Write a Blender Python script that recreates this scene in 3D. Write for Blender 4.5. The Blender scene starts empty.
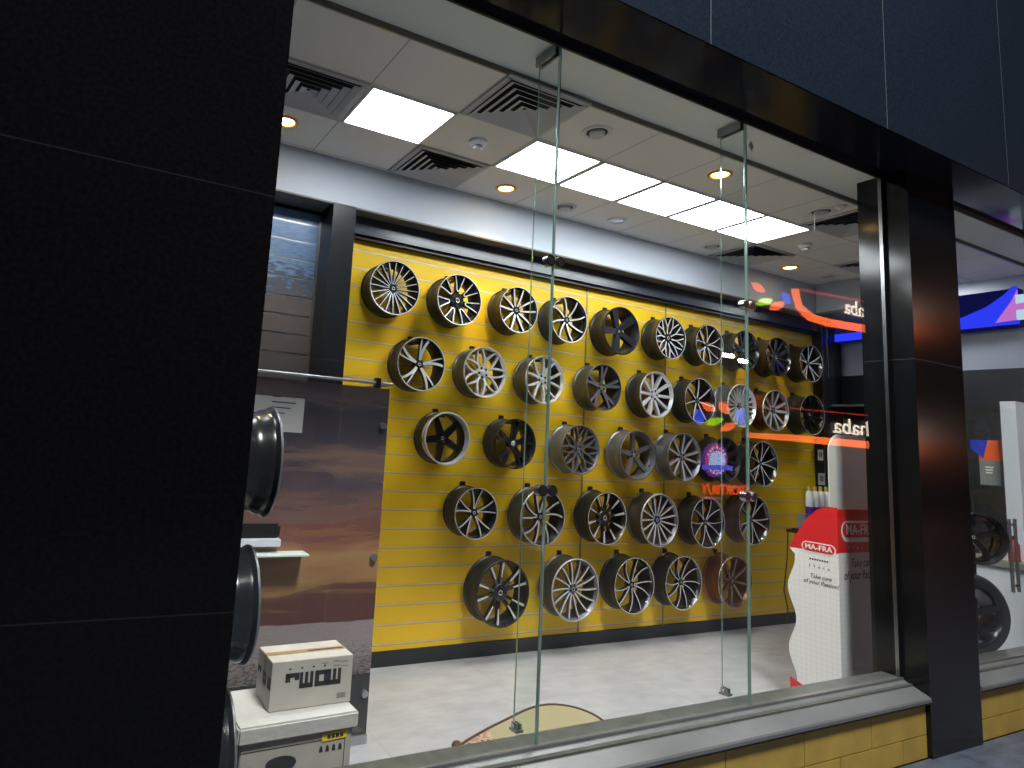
import bpy, math, random
from math import sin, cos, pi, radians as rad
from mathutils import Vector, Matrix
random.seed(7)
S = bpy.context.scene
COL = S.collection

# ------------------------------------------------------------------ camera pose
F, CX, CY, EYE = 629.785, 394.39, 345.83, 1.744
YAW, PITCH, ROLL = 0.44625, 0.13715, 0.06915
fw = Vector((sin(YAW)*cos(PITCH), cos(YAW)*cos(PITCH), sin(PITCH)))
rt = Vector((cos(YAW), -sin(YAW), 0)); up = rt.cross(fw)
RT = cos(ROLL)*rt + sin(ROLL)*up; UP = -sin(ROLL)*rt + cos(ROLL)*up

def sight(u, v, axis, val):
    """where the line of sight through a photo point meets the plane axis = val (metres, floor at z 0)"""
    d = RT*((u-CX)/F) - UP*((v-CY)/F) + fw
    o = Vector((0, 0, EYE)); t = (val - o[axis])/d[axis]
    return o + d*t

# ------------------------------------------------------------------ materials
MATS = {}
def nt(name):
    m = bpy.data.materials.new(name); m.use_nodes = True; MATS[name] = m
    n = m.node_tree; n.nodes.clear()
    out = n.nodes.new('ShaderNodeOutputMaterial')
    return m, n, out
def pbr(name, col, rough=.5, metal=0, spec=.5, noise=0, nscale=20, emit=None, estr=0, bump=0, coat=0):
    m, n, out = nt(name)
    b = n.nodes.new('ShaderNodeBsdfPrincipled')
    b.inputs['Base Color'].default_value = (*col, 1); b.inputs['Roughness'].default_value = rough
    b.inputs['Metallic'].default_value = metal; b.inputs['Specular IOR Level'].default_value = spec
    b.inputs['Coat Weight'].default_value = coat
    if emit: b.inputs['Emission Color'].default_value = (*emit, 1); b.inputs['Emission Strength'].default_value = estr
    if noise or bump:
        tc = n.nodes.new('ShaderNodeTexCoord'); nz = n.nodes.new('ShaderNodeTexNoise')
        nz.inputs['Scale'].default_value = nscale; nz.inputs['Detail'].default_value = 6
        n.links.new(tc.outputs['Object'], nz.inputs['Vector'])
        if noise:
            mp = n.nodes.new('ShaderNodeMapRange'); mp.inputs['From Min'].default_value = .3; mp.inputs['From Max'].default_value = .7
            mp.inputs['To Min'].default_value = 1-noise; mp.inputs['To Max'].default_value = 1+noise
            mx = n.nodes.new('ShaderNodeVectorMath'); mx.operation = 'SCALE'; mx.inputs[0].default_value = col
            n.links.new(nz.outputs['Fac'], mp.inputs['Value']); n.links.new(mp.outputs['Result'], mx.inputs['Scale'])
            n.links.new(mx.outputs['Vector'], b.inputs['Base Color'])
        if bump:
            bp = n.nodes.new('ShaderNodeBump'); bp.inputs['Strength'].default_value = bump; bp.inputs['Distance'].default_value = .01
            n.links.new(nz.outputs['Fac'], bp.inputs['Height']); n.links.new(bp.outputs['Normal'], b.inputs['Normal'])
    n.links.new(b.outputs['BSDF'], out.inputs['Surface'])
    return m
def emis(name, col, s):
    m, n, out = nt(name); e = n.nodes.new('ShaderNodeEmission')
    e.inputs['Color'].default_value = (*col, 1); e.inputs['Strength'].default_value = s
    n.links.new(e.outputs[0], out.inputs['Surface']); return m
def M2(n, op, a, b=None, c=None):
    x = n.nodes.new('ShaderNodeMath'); x.operation = op
    for i, v in enumerate((a, b, c)):
        if v is None: continue
        if isinstance(v, (int, float)): x.inputs[i].default_value = v
        else: n.links.new(v, x.inputs[i])
    return x.outputs[0]
def ramp(n, fac, stops, interp='LINEAR'):
    r = n.nodes.new('ShaderNodeValToRGB'); r.color_ramp.interpolation = interp
    e = r.color_ramp.elements
    while len(e) > 1: e.remove(e[-1])
    e[0].position = stops[0][0]; e[0].color = (*stops[0][1], 1)
    for p, c in stops[1:]:
        k = e.new(p); k.color = (*c, 1)
    n.links.new(fac, r.inputs['Fac']); return r.outputs['Color']
def lin(r, g, b):
    f = lambda c: (c/255/12.92) if c/255 <= .04045 else ((c/255+.055)/1.055)**2.4
    return (f(r), f(g), f(b))

def glass_mat(name, tint=(.975, .99, .985), k=1.0):
    m, n, out = nt(name)
    ge = n.nodes.new('ShaderNodeNewGeometry'); vm = n.nodes.new('ShaderNodeVectorMath'); vm.operation = 'DOT_PRODUCT'
    n.links.new(ge.outputs['Normal'], vm.inputs[0]); n.links.new(ge.outputs['Incoming'], vm.inputs[1])
    c = M2(n, 'ABSOLUTE', vm.outputs['Value']); c = M2(n, 'SUBTRACT', 1.0, c)
    p = M2(n, 'POWER', c, 5.0); f = M2(n, 'MULTIPLY_ADD', p, .96*k, .04*k)
    f = M2(n, 'MINIMUM', f, 1.0)
    t = n.nodes.new('ShaderNodeBsdfTransparent'); t.inputs['Color'].default_value = (*tint, 1)
    g = n.nodes.new('ShaderNodeBsdfGlossy'); g.inputs['Roughness'].default_value = 0.0; g.inputs['Color'].default_value = (1, 1, 1, 1)
    mx = n.nodes.new('ShaderNodeMixShader')
    n.links.new(f, mx.inputs[0]); n.links.new(t.outputs[0], mx.inputs[1]); n.links.new(g.outputs[0], mx.inputs[2])
    n.links.new(mx.outputs[0], out.inputs['Surface']); return m

def granite(name, col, rough, joints=(), axis='Z', lite=(.05, .055, .06), spec=.5):
    """polished slab: dark stone with thin pale joints at given heights (world) """
    m, n, out = nt(name); b = n.nodes.new('ShaderNodeBsdfPrincipled')
    ge = n.nodes.new('ShaderNodeNewGeometry'); sp = n.nodes.new('ShaderNodeSeparateXYZ'); n.links.new(ge.outputs['Position'], sp.inputs[0])
    nz = n.nodes.new('ShaderNodeTexNoise'); nz.inputs['Scale'].default_value = 60; nz.inputs['Detail'].default_value = 4
    n.links.new(ge.outputs['Position'], nz.inputs['Vector'])
    mask = None
    for ax, z in joints:
        d = M2(n, 'ABSOLUTE', M2(n, 'SUBTRACT', sp.outputs[ax], z)); l = M2(n, 'LESS_THAN', d, .0025)
        mask = l if mask is None else M2(n, 'MAXIMUM', mask, l)
    base = ramp(n, nz.outputs['Fac'], [(.3, tuple(c*.7 for c in col)), (.7, tuple(c*1.3 for c in col))])
    if mask is not None:
        mx = n.nodes.new('ShaderNodeMix'); mx.data_type = 'RGBA'
        n.links.new(mask, mx.inputs['Factor']); n.links.new(base, mx.inputs['A']); mx.inputs['B'].default_value = (*lite, 1)
        base = mx.outputs['Result']
    n.links.new(base, b.inputs['Base Color']); b.inputs['Roughness'].default_value = rough; b.inputs['Specular IOR Level'].default_value = spec
    n.links.new(b.outputs[0], out.inputs['Surface']); return m

def print_mat(name, through):
    """perforated vinyl film printed with a sunset over sand; `through` = share of open holes"""
    m, n, out = nt(name); ge = n.nodes.new('ShaderNodeNewGeometry'); sp = n.nodes.new('ShaderNodeSeparateXYZ')
    n.links.new(ge.outputs['Position'], sp.inputs[0])
    mp = n.nodes.new('ShaderNodeMapping'); mp.inputs['Scale'].default_value = (.7, .7, 5.5); n.links.new(ge.outputs['Position'], mp.inputs['Vector'])
    nz = n.nodes.new('ShaderNodeTexNoise'); nz.inputs['Scale'].default_value = 2.2; nz.inputs['Detail'].default_value = 7; nz.inputs['Distortion'].default_value = .6
    n.links.new(mp.outputs[0], nz.inputs['Vector'])
    w = M2(n, 'MULTIPLY_ADD', M2(n, 'SUBTRACT', nz.outputs['Fac'], .5), .5, sp.outputs['Z'])
    sky = ramp(n, M2(n, 'DIVIDE', w, 2.1), [(.30, lin(100, 64, 62)), (.375, lin(100, 66, 62)), (.41, lin(150, 114, 80)), (.48, lin(172, 134, 96)), (.52, lin(158, 112, 86)), (.57, lin(128, 86, 78)),
             (.62, lin(132, 102, 98)), (.68, lin(92, 84, 100)), (.74, lin(150, 124, 116)), (.80, lin(96, 90, 104)), (.87, lin(84, 82, 94)), (.93, lin(128, 114, 120)), (1, lin(88, 84, 98))])
    n2 = n.nodes.new('ShaderNodeTexNoise'); n2.inputs['Scale'].default_value = 38; n2.inputs['Detail'].default_value = 5
    m3 = n.nodes.new('ShaderNodeMapping'); m3.inputs['Scale'].default_value = (1, 1, 2.4); n.links.new(ge.outputs['Position'], m3.inputs['Vector']); n.links.new(m3.outputs[0], n2.inputs['Vector'])
    sg = ramp(n, M2(n, 'MULTIPLY_ADD', M2(n, 'SUBTRACT', n2.outputs['Fac'], .5), .45, M2(n, 'DIVIDE', sp.outputs['Z'], 1.3)), [(.0, lin(60, 54, 56)), (.28, lin(104, 94, 96)), (.42, lin(158, 150, 154)), (.6, lin(150, 138, 142))])
    mx = n.nodes.new('ShaderNodeMix'); mx.data_type = 'RGBA'
    n.links.new(M2(n, 'LESS_THAN', M2(n, 'MULTIPLY_ADD', nz.outputs['Fac'], .07, sp.outputs['Z']), .70), mx.inputs['Factor']); n.links.new(sky, mx.inputs['A']); n.links.new(sg, mx.inputs['B'])
    m4 = n.nodes.new('ShaderNodeMix'); m4.data_type = 'RGBA'
    n.links.new(M2(n, 'LESS_THAN', sp.outputs['Z'], .375), m4.inputs['Factor']); n.links.new(mx.outputs['Result'], m4.inputs['A']); m4.inputs['B'].default_value = (*lin(58, 58, 60), 1)
    b = n.nodes.new('ShaderNodeBsdfPrincipled'); b.inputs['Roughness'].default_value = .22; n.links.new(m4.outputs['Result'], b.inputs['Base Color'])
    t = n.nodes.new('ShaderNodeBsdfTransparent'); ms = n.nodes.new('ShaderNodeMixShader'); ms.inputs[0].default_value = through
    n.links.new(b.outputs[0], ms.inputs[1]); n.links.new(t.outputs[0], ms.inputs[2]); n.links.new(ms.outputs[0], out.inputs['Surface']); return m

def lake_mat(name):
    m, n, out = nt(name); ge = n.nodes.new('ShaderNodeNewGeometry'); sp = n.nodes.new('ShaderNodeSeparateXYZ'); n.links.new(ge.outputs['Position'], sp.inputs[0])
    mp = n.nodes.new('ShaderNodeMapping'); mp.inputs['Scale'].default_value = (1, 1, 4); n.links.new(ge.outputs['Position'], mp.inputs['Vector'])
    nz = n.nodes.new('ShaderNodeTexNoise'); nz.inputs['Scale'].default_value = 14; nz.inputs['Detail'].default_value = 6; n.links.new(mp.outputs[0], nz.inputs['Vector'])
    w = M2(n, 'MULTIPLY_ADD', M2(n, 'SUBTRACT', nz.outputs['Fac'], .5), 1.0, sp.outputs['Z'])
    c = ramp(n, M2(n, 'DIVIDE', w, 3.6), [(.4, lin(60, 60, 66)), (.6, lin(82, 80, 86)), (.74, lin(96, 90, 94)), (.78, lin(60, 76, 104)), (.82, lin(104, 132, 168)), (.92, lin(120, 152, 196))])
    b = n.nodes.new('ShaderNodeBsdfPrincipled'); b.inputs['Roughness'].default_value = .3; n.links.new(c, b.inputs['Base Color']); n.links.new(b.outputs[0], out.inputs['Surface']); return m

def tile_mat(name, col, var, size, joint, jcol, rough, scale=3, off=(0, 0), axes=('X', 'Y'), bump=0):
    m, n, out = nt(name); ge = n.nodes.new('ShaderNodeNewGeometry'); sp = n.nodes.new('ShaderNodeSeparateXYZ'); n.links.new(ge.outputs['Position'], sp.inputs[0])
    nz = n.nodes.new('ShaderNodeTexNoise'); nz.inputs['Scale'].default_value = scale; nz.inputs['Detail'].default_value = 8; nz.inputs['Roughness'].default_value = .65
    mp = n.nodes.new('ShaderNodeMapping'); mp.inputs['Scale'].default_value = (1, 2.2, 1); n.links.new(ge.outputs['Position'], mp.inputs['Vector']); n.links.new(mp.outputs[0], nz.inputs['Vector'])
    base = ramp(n, nz.outputs['Fac'], [(.3, tuple(c*(1-var) for c in col)), (.7, tuple(min(1, c*(1+var)) for c in col))])
    mask = None
    for i, a in enumerate(axes):
        u = M2(n, 'ADD', sp.outputs[a], 100*size[i]-off[i]); f = M2(n, 'MODULO', u, size[i])
        l = M2(n, 'LESS_THAN', f, joint); mask = l if mask is None else M2(n, 'MAXIMUM', mask, l)
    mx = n.nodes.new('ShaderNodeMix'); mx.data_type = 'RGBA'; n.links.new(mask, mx.inputs['Factor']); n.links.new(base, mx.inputs['A']); mx.inputs['B'].default_value = (*jcol, 1)
    b = n.nodes.new('ShaderNodeBsdfPrincipled'); b.inputs['Roughness'].default_value = rough; n.links.new(mx.outputs['Result'], b.inputs['Base Color'])
    n.links.new(b.outputs[0], out.inputs['Surface']); return m

pbr('yellow', (.90, .575, .02), .42, spec=.3)
pbr('channel', lin(226, 204, 186), .45, 0)
pbr('seam', lin(150, 142, 120), .35, .7)
pbr('black_board', (.012, .013, .015), .35)
pbr('alu', lin(175, 178, 182), .3, .9)
pbr('steel', lin(150, 152, 155), .22, 1)
pbr('chrome', (.75, .76, .78), .12, 1)
pbr('black_plastic', (.012, .012, .013), .35)
pbr('rubber', (.02, .02, .021), .6)
pbr('white_ceiling', lin(205, 202, 200), .7)
pbr('soffit', lin(222, 226, 222), .6)
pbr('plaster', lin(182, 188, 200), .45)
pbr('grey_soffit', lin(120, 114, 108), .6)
pbr('brown_edge', lin(105, 95, 82), .6)  # brown window head channel, also the ceiling step's shade put into colour
pbr('vent_white', lin(190, 188, 190), .5)
pbr('vent_dark', (.006, .006, .008), .8)
pbr('white_plastic', lin(225, 225, 225), .4)
pbr('card_white', lin(222, 222, 224), .5)
pbr('card_red', lin(205, 28, 36), .45)
pbr('ink', (.02, .02, .022), .6)
pbr('paper', lin(205, 205, 208), .6)
pbr('carton', lin(178, 174, 168), .7, noise=.08, nscale=8)
pbr('carton_grey', lin(168, 166, 162), .7, noise=.08, nscale=8)
pbr('tape', lin(150, 130, 100), .3, noise=.1, nscale=12)
pbr('foam', lin(186, 186, 186), .6, noise=.05, nscale=30, bump=.3)
pbr('yellow_sticker', lin(225, 205, 20), .4)
pbr('rug_beige', lin(168, 158, 128), .9, noise=.12, nscale=60, bump=.2)
pbr('rug_edge', lin(70, 50, 40), .9)
pbr('grey_panel', lin(172, 176, 190), .3)
pbr('counter_white', lin(205, 210, 222), .3)
pbr('orange', lin(235, 95, 40), .45)
pbr('blue_print', lin(40, 60, 190), .45)
pbr('grey_card', lin(120, 124, 122), .5)
pbr('purple', lin(88, 40, 150), .4)
pbr('amber', lin(200, 160, 30), .4)
pbr('red', lin(170, 30, 36), .4)
pbr('khaki', lin(70, 66, 40), .6)
pbr('acrylic_edge', lin(205, 220, 216), .2)
pbr('dark_wall', (.02, .021, .024), .6)
pbr('asphalt', (.05, .05, .055), .85, noise=.2, nscale=20)
# wheel paints
pbr('gloss_black', (.010, .010, .012), .22, 0, .6, coat=.6)
pbr('satin_black', (.012, .012, .014), .38)
pbr('machined', lin(222, 223, 226), .3, .4)
pbr('bright_silver', lin(206, 208, 212), .3, .5)
pbr('gunmetal', lin(120, 122, 128), .32, .6)
pbr('dark_shell', (.018, .02, .024), .2, .3)
pbr('dark_gun', lin(44, 50, 64), .28, .5)
pbr('barrel_grey', lin(92, 92, 90), .4, .75)
pbr('barrel_dark', (.022, .022, .022), .33, .2)
pbr('bronze', lin(128, 84, 58), .3, .85)
pbr('bronze_lip', lin(190, 165, 150), .22, .9)
pbr('cap_blue', lin(60, 84, 130), .4, .3)
pbr('caliper_hole', (.004, .004, .004), .8)
emis('led', (.93, .97, 1.0), 20)
emis('warm', (1.0, .62, .2), 14.0)
emis('sign_orange', (1.0, .16, .035), 11)
emis('sign_red', (1.0, .05, .02), 10)
emis('sign_redline', (1.0, .1, .05), 2.4)
emis('sign_green', (.35, .85, .02), 8)
emis('sign_blue', (.05, .1, .9), 8)
emis('sign_cream', (1.0, .85, .68), 10)
emis('sign_purple', (.22, .06, .6), 4.3)
emis('sign_pink', (.9, .1, .35), 5)
emis('sign_light', (.5, .62, 1.0), 9)
emis('sign_banner', (.12, .14, .9), 7.5)
emis('blue_led', (.03, .05, 1.0), 1.1)
emis('blue_dim', (.01, .012, .12), .5)
emis('screen_cyan', (.6, .8, .92), 1.0)
emis('screen_pink', (.8, .25, .85), .8)
glass_mat('glass', k=.6); glass_mat('clear_acrylic', (.93, .95, .95), .8)
pbr('seal', lin(90, 120, 114), .3)
glass_mat('fin_glass', (.95, .985, .975), .6)
m_, n_, o_ = nt('glass_edge')
b_ = n_.nodes.new('ShaderNodeBsdfPrincipled'); b_.inputs['Base Color'].default_value = (*lin(150, 190, 182), 1); b_.inputs['Roughness'].default_value = .15
b_.inputs['Transmission Weight'].default_value = .45; n_.links.new(b_.outputs[0], o_.inputs['Surface'])
m_, n_, o_ = nt('frost')
b_ = n_.nodes.new('ShaderNodeBsdfPrincipled'); b_.inputs['Base Color'].default_value = (*lin(226, 230, 228), 1); b_.inputs['Roughness'].default_value = .3
t_ = n_.nodes.new('ShaderNodeBsdfTransparent'); x_ = n_.nodes.new('ShaderNodeMixShader'); x_.inputs[0].default_value = .22
n_.links.new(b_.outputs[0], x_.inputs[1]); n_.links.new(t_.outputs[0], x_.inputs[2]); n_.links.new(x_.outputs[0], o_.inputs['Surface'])
granite('granite_left', (.0035, .0035, .0045), .05, [('Z', 2.568), ('Z', 1.1155), ('X', -1.1)], lite=(.012, .012, .014), spec=.12)
granite('granite_right', (.004, .0045, .005), .14, [('Z', 2.46)], lite=(.03, .033, .04), spec=.45)
granite('granite_top', (.007, .012, .021), .28, [('X', 4.16), ('X', 5.70), ('X', 2.584), ('X', 1.0)], lite=(.10, .11, .12), spec=.4)
granite('granite_under', (.008, .009, .016), .12, [('X', 4.15), ('X', 2.65), ('X', 5.62)], lite=(.02, .022, .03), spec=.5)
granite('granite_shop', (.010, .012, .016), .34, [('Z', 2.23), ('X', 2.9), ('X', 4.6), ('X', 6.3)], lite=(.04, .045, .05), spec=.4)
granite('granite_band', (.02, .03, .05), .30, [('X', 2.9), ('X', 4.6), ('X', 6.3)], lite=(.04, .045, .05), spec=1.0)  # black band, bluish reflection of the ceiling panels put into its base colour
pbr('sill_stone', lin(96, 100, 103), .28, noise=.18, nscale=3, spec=.5)
pbr('sill_inner', lin(78, 82, 80), .3, noise=.3, nscale=14)
pbr('pave', lin(110, 122, 140), .55, noise=.3, nscale=5)
tile_mat('pavement', lin(78, 88, 104), .3, (1.2, .6), .006, lin(44, 50, 58), .5, 5, (.3, .1))
tile_mat('shop_floor', lin(162, 164, 171), .13, (1.2, 1.2), .004, lin(150, 146, 146), .26, 4, (.52, .35))
tile_mat('ceiling_tile', lin(232, 228, 224), .02, (.6, .52), .009, lin(176, 172, 170), .75, 2, (2.458, 3.184))
pbr('block_paint', lin(164, 140, 64), .6, noise=.14, nscale=5, bump=.25)
print_mat('film', .27); lake_mat('lake')

# ------------------------------------------------------------------ mesh builder
class MB:
    def __init__(s): s.v = []; s.f = []; s.m = []; s.mats = []
    def mi(s, mat):
        if mat not in s.mats: s.mats.append(mat)
        return s.mats.index(mat)
    def add(s, vs, fs, mat, M=None):
        b = len(s.v); k = s.mi(mat)
        s.v += [tuple(M @ Vector(p)) if M is not None else tuple(p) for p in vs]
        s.f += [tuple(i+b for i in f) for f in fs]; s.m += [k]*len(fs); return s
    def box(s, x0, x1, y0, y1, z0, z1, mat, M=None):
        v = [(x, y, z) for z in (z0, z1) for y in (y0, y1) for x in (x0, x1)]
        return s.add(v, [(0, 2, 3, 1), (4, 5, 7, 6), (0, 1, 5, 4), (2, 6, 7, 3), (0, 4, 6, 2), (1, 3, 7, 5)], mat, M)
    def quad(s, a, b, c, d, mat): return s.add([a, b, c, d], [(0, 1, 2, 3)], mat)
    def prism(s, poly, d0, d1, mat, axis='Y', M=None, side=None):
        """extrude a 2-D outline. axis Y: poly=(x,z); X: poly=(y,z); Z: poly=(x,y)"""
        n = len(poly)
        def P(p, d): return (p[0], d, p[1]) if axis == 'Y' else (d, p[0], p[1]) if axis == 'X' else (p[0], p[1], d)
        v = [P(p, d0) for p in poly]+[P(p, d1) for p in poly]
        s.add(v, [tuple(range(n)), tuple(range(2*n-1, n-1, -1))], mat, M)
        return s.add(v, [(i, n+i, n+(i+1) % n, (i+1) % n) for i in range(n)], side or mat, M)
    def lathe(s, prof, mat, seg=48, axis='Y', M=None, closed=False):
        """prof: (axial, radius)"""
        v = []; n = len(prof)
        for k in range(seg):
            a = 2*pi*k/seg; c, si = cos(a), sin(a)
            for d, r in prof:
                v.append((r*c, d, r*si) if axis == 'Y' else (r*c, r*si, d) if axis == 'Z' else (d, r*c, r*si))
        f = []
        for k in range(seg):
            k2 = (k+1) % seg
            for i in range(n if closed else n-1):
                j = (i+1) % n; f.append((k*n+i, k*n+j, k2*n+j, k2*n+i))
        return s.add(v, f, mat, M)
    def disc(s, c, r, mat, axis='Y', seg=24, M=None):
        v = []
        for k in range(seg):
            a = 2*pi*k/seg
            v.append((c[0]+r*cos(a), c[1], c[2]+r*sin(a)) if axis == 'Y' else (c[0]+r*cos(a), c[1]+r*sin(a), c[2]))
        return s.add(v, [tuple(range(seg))], mat, M)
    def cyl(s, p, q, r, mat, seg=16, r2=None):
        p = Vector(p); q = Vector(q); d = (q-p).normalized(); a = d.orthogonal().normalized(); b = d.cross(a); r2 = r if r2 is None else r2
        v = [p+(a*cos(2*pi*k/seg)+b*sin(2*pi*k/seg))*r for k in range(seg)]+[q+(a*cos(2*pi*k/seg)+b*sin(2*pi*k/seg))*r2 for k in range(seg)]
        return s.add(v, [(k, (k+1) % seg, seg+(k+1) % seg, seg+k) for k in range(seg)]+[tuple(range(seg-1, -1, -1)), tuple(range(seg, 2*seg))], mat)
    def tube(s, pts, r, mat, seg=8):
        pts = [Vector(p) for p in pts]; v = []; n = len(pts)
        for i, p in enumerate(pts):
            d = (pts[min(i+1, n-1)]-pts[max(i-1, 0)]).normalized(); a = d.cross(Vector((.31, .2, .93))).normalized(); b = d.cross(a)
            v += [p+(a*cos(2*pi*k/seg)+b*sin(2*pi*k/seg))*r for k in range(seg)]
        f = [(i*seg+k, i*seg+(k+1) % seg, (i+1)*seg+(k+1) % seg, (i+1)*seg+k) for i in range(n-1) for k in range(seg)]
        return s.add(v, f+[tuple(range(seg)), tuple(range((n-1)*seg, n*seg))], mat)
    def build(s, name, parent=None, smooth=None, loc=None, bevel=0):
        me = bpy.data.meshes.new(name); me.from_pydata(s.v, [], s.f)
        for m in s.mats: me.materials.append(MATS[m])
        me.polygons.foreach_set('material_index', s.m)
        import bmesh
        bm = bmesh.new(); bm.from_mesh(me); bmesh.ops.recalc_face_normals(bm, faces=bm.faces)
        if bevel:
            es = [e for e in bm.edges if len(e.link_faces) == 2 and e.calc_face_angle(0) > .8]
            bmesh.ops.bevel(bm, geom=es, offset=bevel, segments=2, affect='EDGES', clamp_overlap=True)
        bm.to_mesh(me); bm.free()
        if smooth:
            me.polygons.foreach_set('use_smooth', [True]*len(me.polygons)); me.set_sharp_from_angle(angle=rad(smooth))
        o = bpy.data.objects.new(name, me); COL.objects.link(o)
        if loc: o.location = loc
        if parent: o.parent = parent
        return o
def tag(o, label, cat, group=None):
    o['label'] = label; o['category'] = cat
    if group: o['group'] = group
    return o
def struct(o): o['kind'] = 'structure'; return o
def empty(name, loc, label, cat, group=None, rz=0, rx=0):
    o = bpy.data.objects.new(name, None); COL.objects.link(o); o.location = loc; o.rotation_euler = (rx, 0, rz); o.empty_display_size = .1
    return tag(o, label, cat, group)
def copy_tree(o):
    c = o.copy(); COL.objects.link(c)
    for ch in [x for x in bpy.data.objects if x.parent == o]:
        d = copy_tree(ch); d.parent = c
    return c
def text(name, s, size, mat, parent=None, M=None, depth=.0015, align='CENTER', bold=0, shear=0, sx=1.0):
    cu = bpy.data.curves.new(name, 'FONT'); cu.body = s; cu.size = size; cu.extrude = depth; cu.align_x = align; cu.align_y = 'CENTER'; cu.offset = bold; cu.shear = shear
    t = bpy.data.objects.new(name+'_c', cu); COL.objects.link(t); bpy.context.view_layer.update()
    dg = bpy.context.evaluated_depsgraph_get(); me = bpy.data.meshes.new_from_object(t.evaluated_get(dg)); bpy.data.objects.remove(t)
    me.materials.clear(); me.materials.append(MATS[mat])
    o = bpy.data.objects.new(name, me); COL.objects.link(o)
    me.transform((M or Matrix.Identity(4)) @ Matrix.Diagonal((sx, 1, 1, 1)))
    if parent: o.parent = parent
    return o
FRONT = Matrix.Rotation(pi/2, 4, 'X')          # text that faces -Y and reads towards +X

# ================================================================== SETTING
GY, CEIL, SOF, D = 2.35, 3.744, 3.772, 4.5
struct(MB().box(-4, 9.5, 2.22, 4.6, -.15, 0, 'shop_floor').build('floor'))
struct(MB().box(-14, 26, -7.5, 2.215, -.2, .02, 'pavement').build('pavement'))
struct(MB().box(-20, 48, -13.9, -7.5, -.2, -.05, 'asphalt').build('road'))
# tiled ceiling, soffit strip over the glass, stepped edge between them with its unlit darkness put into the colour
c = MB().box(-3.9, 8.4, 2.70, 4.26, CEIL, 3.95, 'ceiling_tile'); struct(c.build('ceiling'))
struct(MB().box(-3.9, 9.4, 2.352, 2.699, SOF, 3.95, 'soffit').box(-3.9, 9.4, 2.684, 2.698, CEIL, SOF, 'brown_edge').box(-3.9, 9.4, 2.69, 2.7, CEIL-.004, CEIL+.004, 'alu').build('ceiling_edge'))
# bulkhead in front of the display wall and its grey underside
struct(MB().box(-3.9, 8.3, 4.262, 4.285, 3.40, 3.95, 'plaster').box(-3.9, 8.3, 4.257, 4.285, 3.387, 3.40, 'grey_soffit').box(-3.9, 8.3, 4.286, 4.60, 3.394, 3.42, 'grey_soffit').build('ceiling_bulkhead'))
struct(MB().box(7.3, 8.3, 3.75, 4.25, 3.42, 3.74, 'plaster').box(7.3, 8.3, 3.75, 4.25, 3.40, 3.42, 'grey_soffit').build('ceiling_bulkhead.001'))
# yellow slat wall (profile with recessed metal grooves)
x0, x1, zt, zb, pitch, g = 1.60, 7.70, 3.235, .112, .1426, .014
w = MB(); zs = []; z = 3.205-.055
while z > zb+.03: zs.append(z); z -= pitch
prof_z = zt
for z in zs:
    w.box(x0, x1, D, D+.02, z+g/2, prof_z, 'yellow'); w.box(x0, x1, D+.002, D+.02, z-g/2, z+g/2, 'channel')
    w.box(x0, x1, D+.0005, D+.003, z-g/2, z-g/2+.003, 'seam'); prof_z = z-g/2
w.box(x0, x1, D, D+.02, zb, prof_z, 'yellow')
w.box(x0-3, 8.4, D+.021, D+.05, 0, 3.5, 'black_board')
wb = struct(w.build('wall_back'))
sm = MB()
for x in (4.14, 5.19): sm.box(x-.008, x+.008, D-.004, D-.0005, zb, zt, 'seam')
struct(sm.build('trim_1'))
struct(MB().box(1.6, 7.7, D-.012, D-.001, .0, zb-.002, 'black_board').build('baseboard_back'))
# printed slat wall by the sunset screen
w = MB(); prof_z = 3.36; z = 3.27
while z > .1:
    w.box(-.6, 1.45, D, D+.02, z+g/2, prof_z, 'lake'); w.box(-.6, 1.45, D+.004, D+.02, z-g/2, z+g/2, 'alu'); prof_z = z-g/2; z -= pitch
w.box(-.6, 1.45, D, D+.02, 0, prof_z, 'lake'); w.box(1.438, 1.456, D-.012, D+.02, 0, 3.36, 'alu')
struct(w.build('wall_back.001'))
# black polished frame around the yellow wall
struct(MB().box(1.457, 1.637, 4.24, D-.013, 0, 3.394, 'granite_shop').build('trim_2'))
struct(MB().box(1.64, 7.613, 4.41, D-.005, 3.255, 3.394, 'granite_band').box(1.64, 7.613, 4.44, D-.005, 3.228, 3.2549, 'black_board').build('trim_3'))
struct(MB().box(7.615, 7.86, 4.38, D-.013, 0, 3.394, 'granite_shop').box(7.615, 7.625, 4.374, 4.381, 0, 3.39, 'steel').box(7.72, 7.728, 4.374, 4.381, 0, 3.39, 'steel').build('trim_4'))
# side wall beyond the display wall
struct(MB().box(8.25, 8.35, 2.36, 4.6, 0, 3.95, 'grey_panel').build('wall_right'))
struct(MB().box(-3.95, -3.9, 2.36, 4.6, 0, 3.95, 'plaster').build('wall_left'))
# ---- facade
struct(MB().box(-14, .528, 2.2, 2.6, .02, SOF-.001, 'granite_left').build('wall_front_left'))
struct(MB().box(4.835, 5.45, 2.2, 2.51, .02, SOF-.001, 'granite_right').build('wall_front_right'))
f = MB().box(-14, 26, 1.98, 2.349, SOF+.004, 7.5, 'granite_top').box(-14, 26, 1.985, 2.349, SOF, SOF+.004, 'granite_under')
struct(f.build('wall_front_top'))
struct(MB().box(.53, 4.83, 2.335, 2.349, SOF-.035, SOF-.001, 'black_board').box(5.455, 9.4, 2.335, 2.349, SOF-.035, SOF-.001, 'brown_edge').build('trim_5'))
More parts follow.
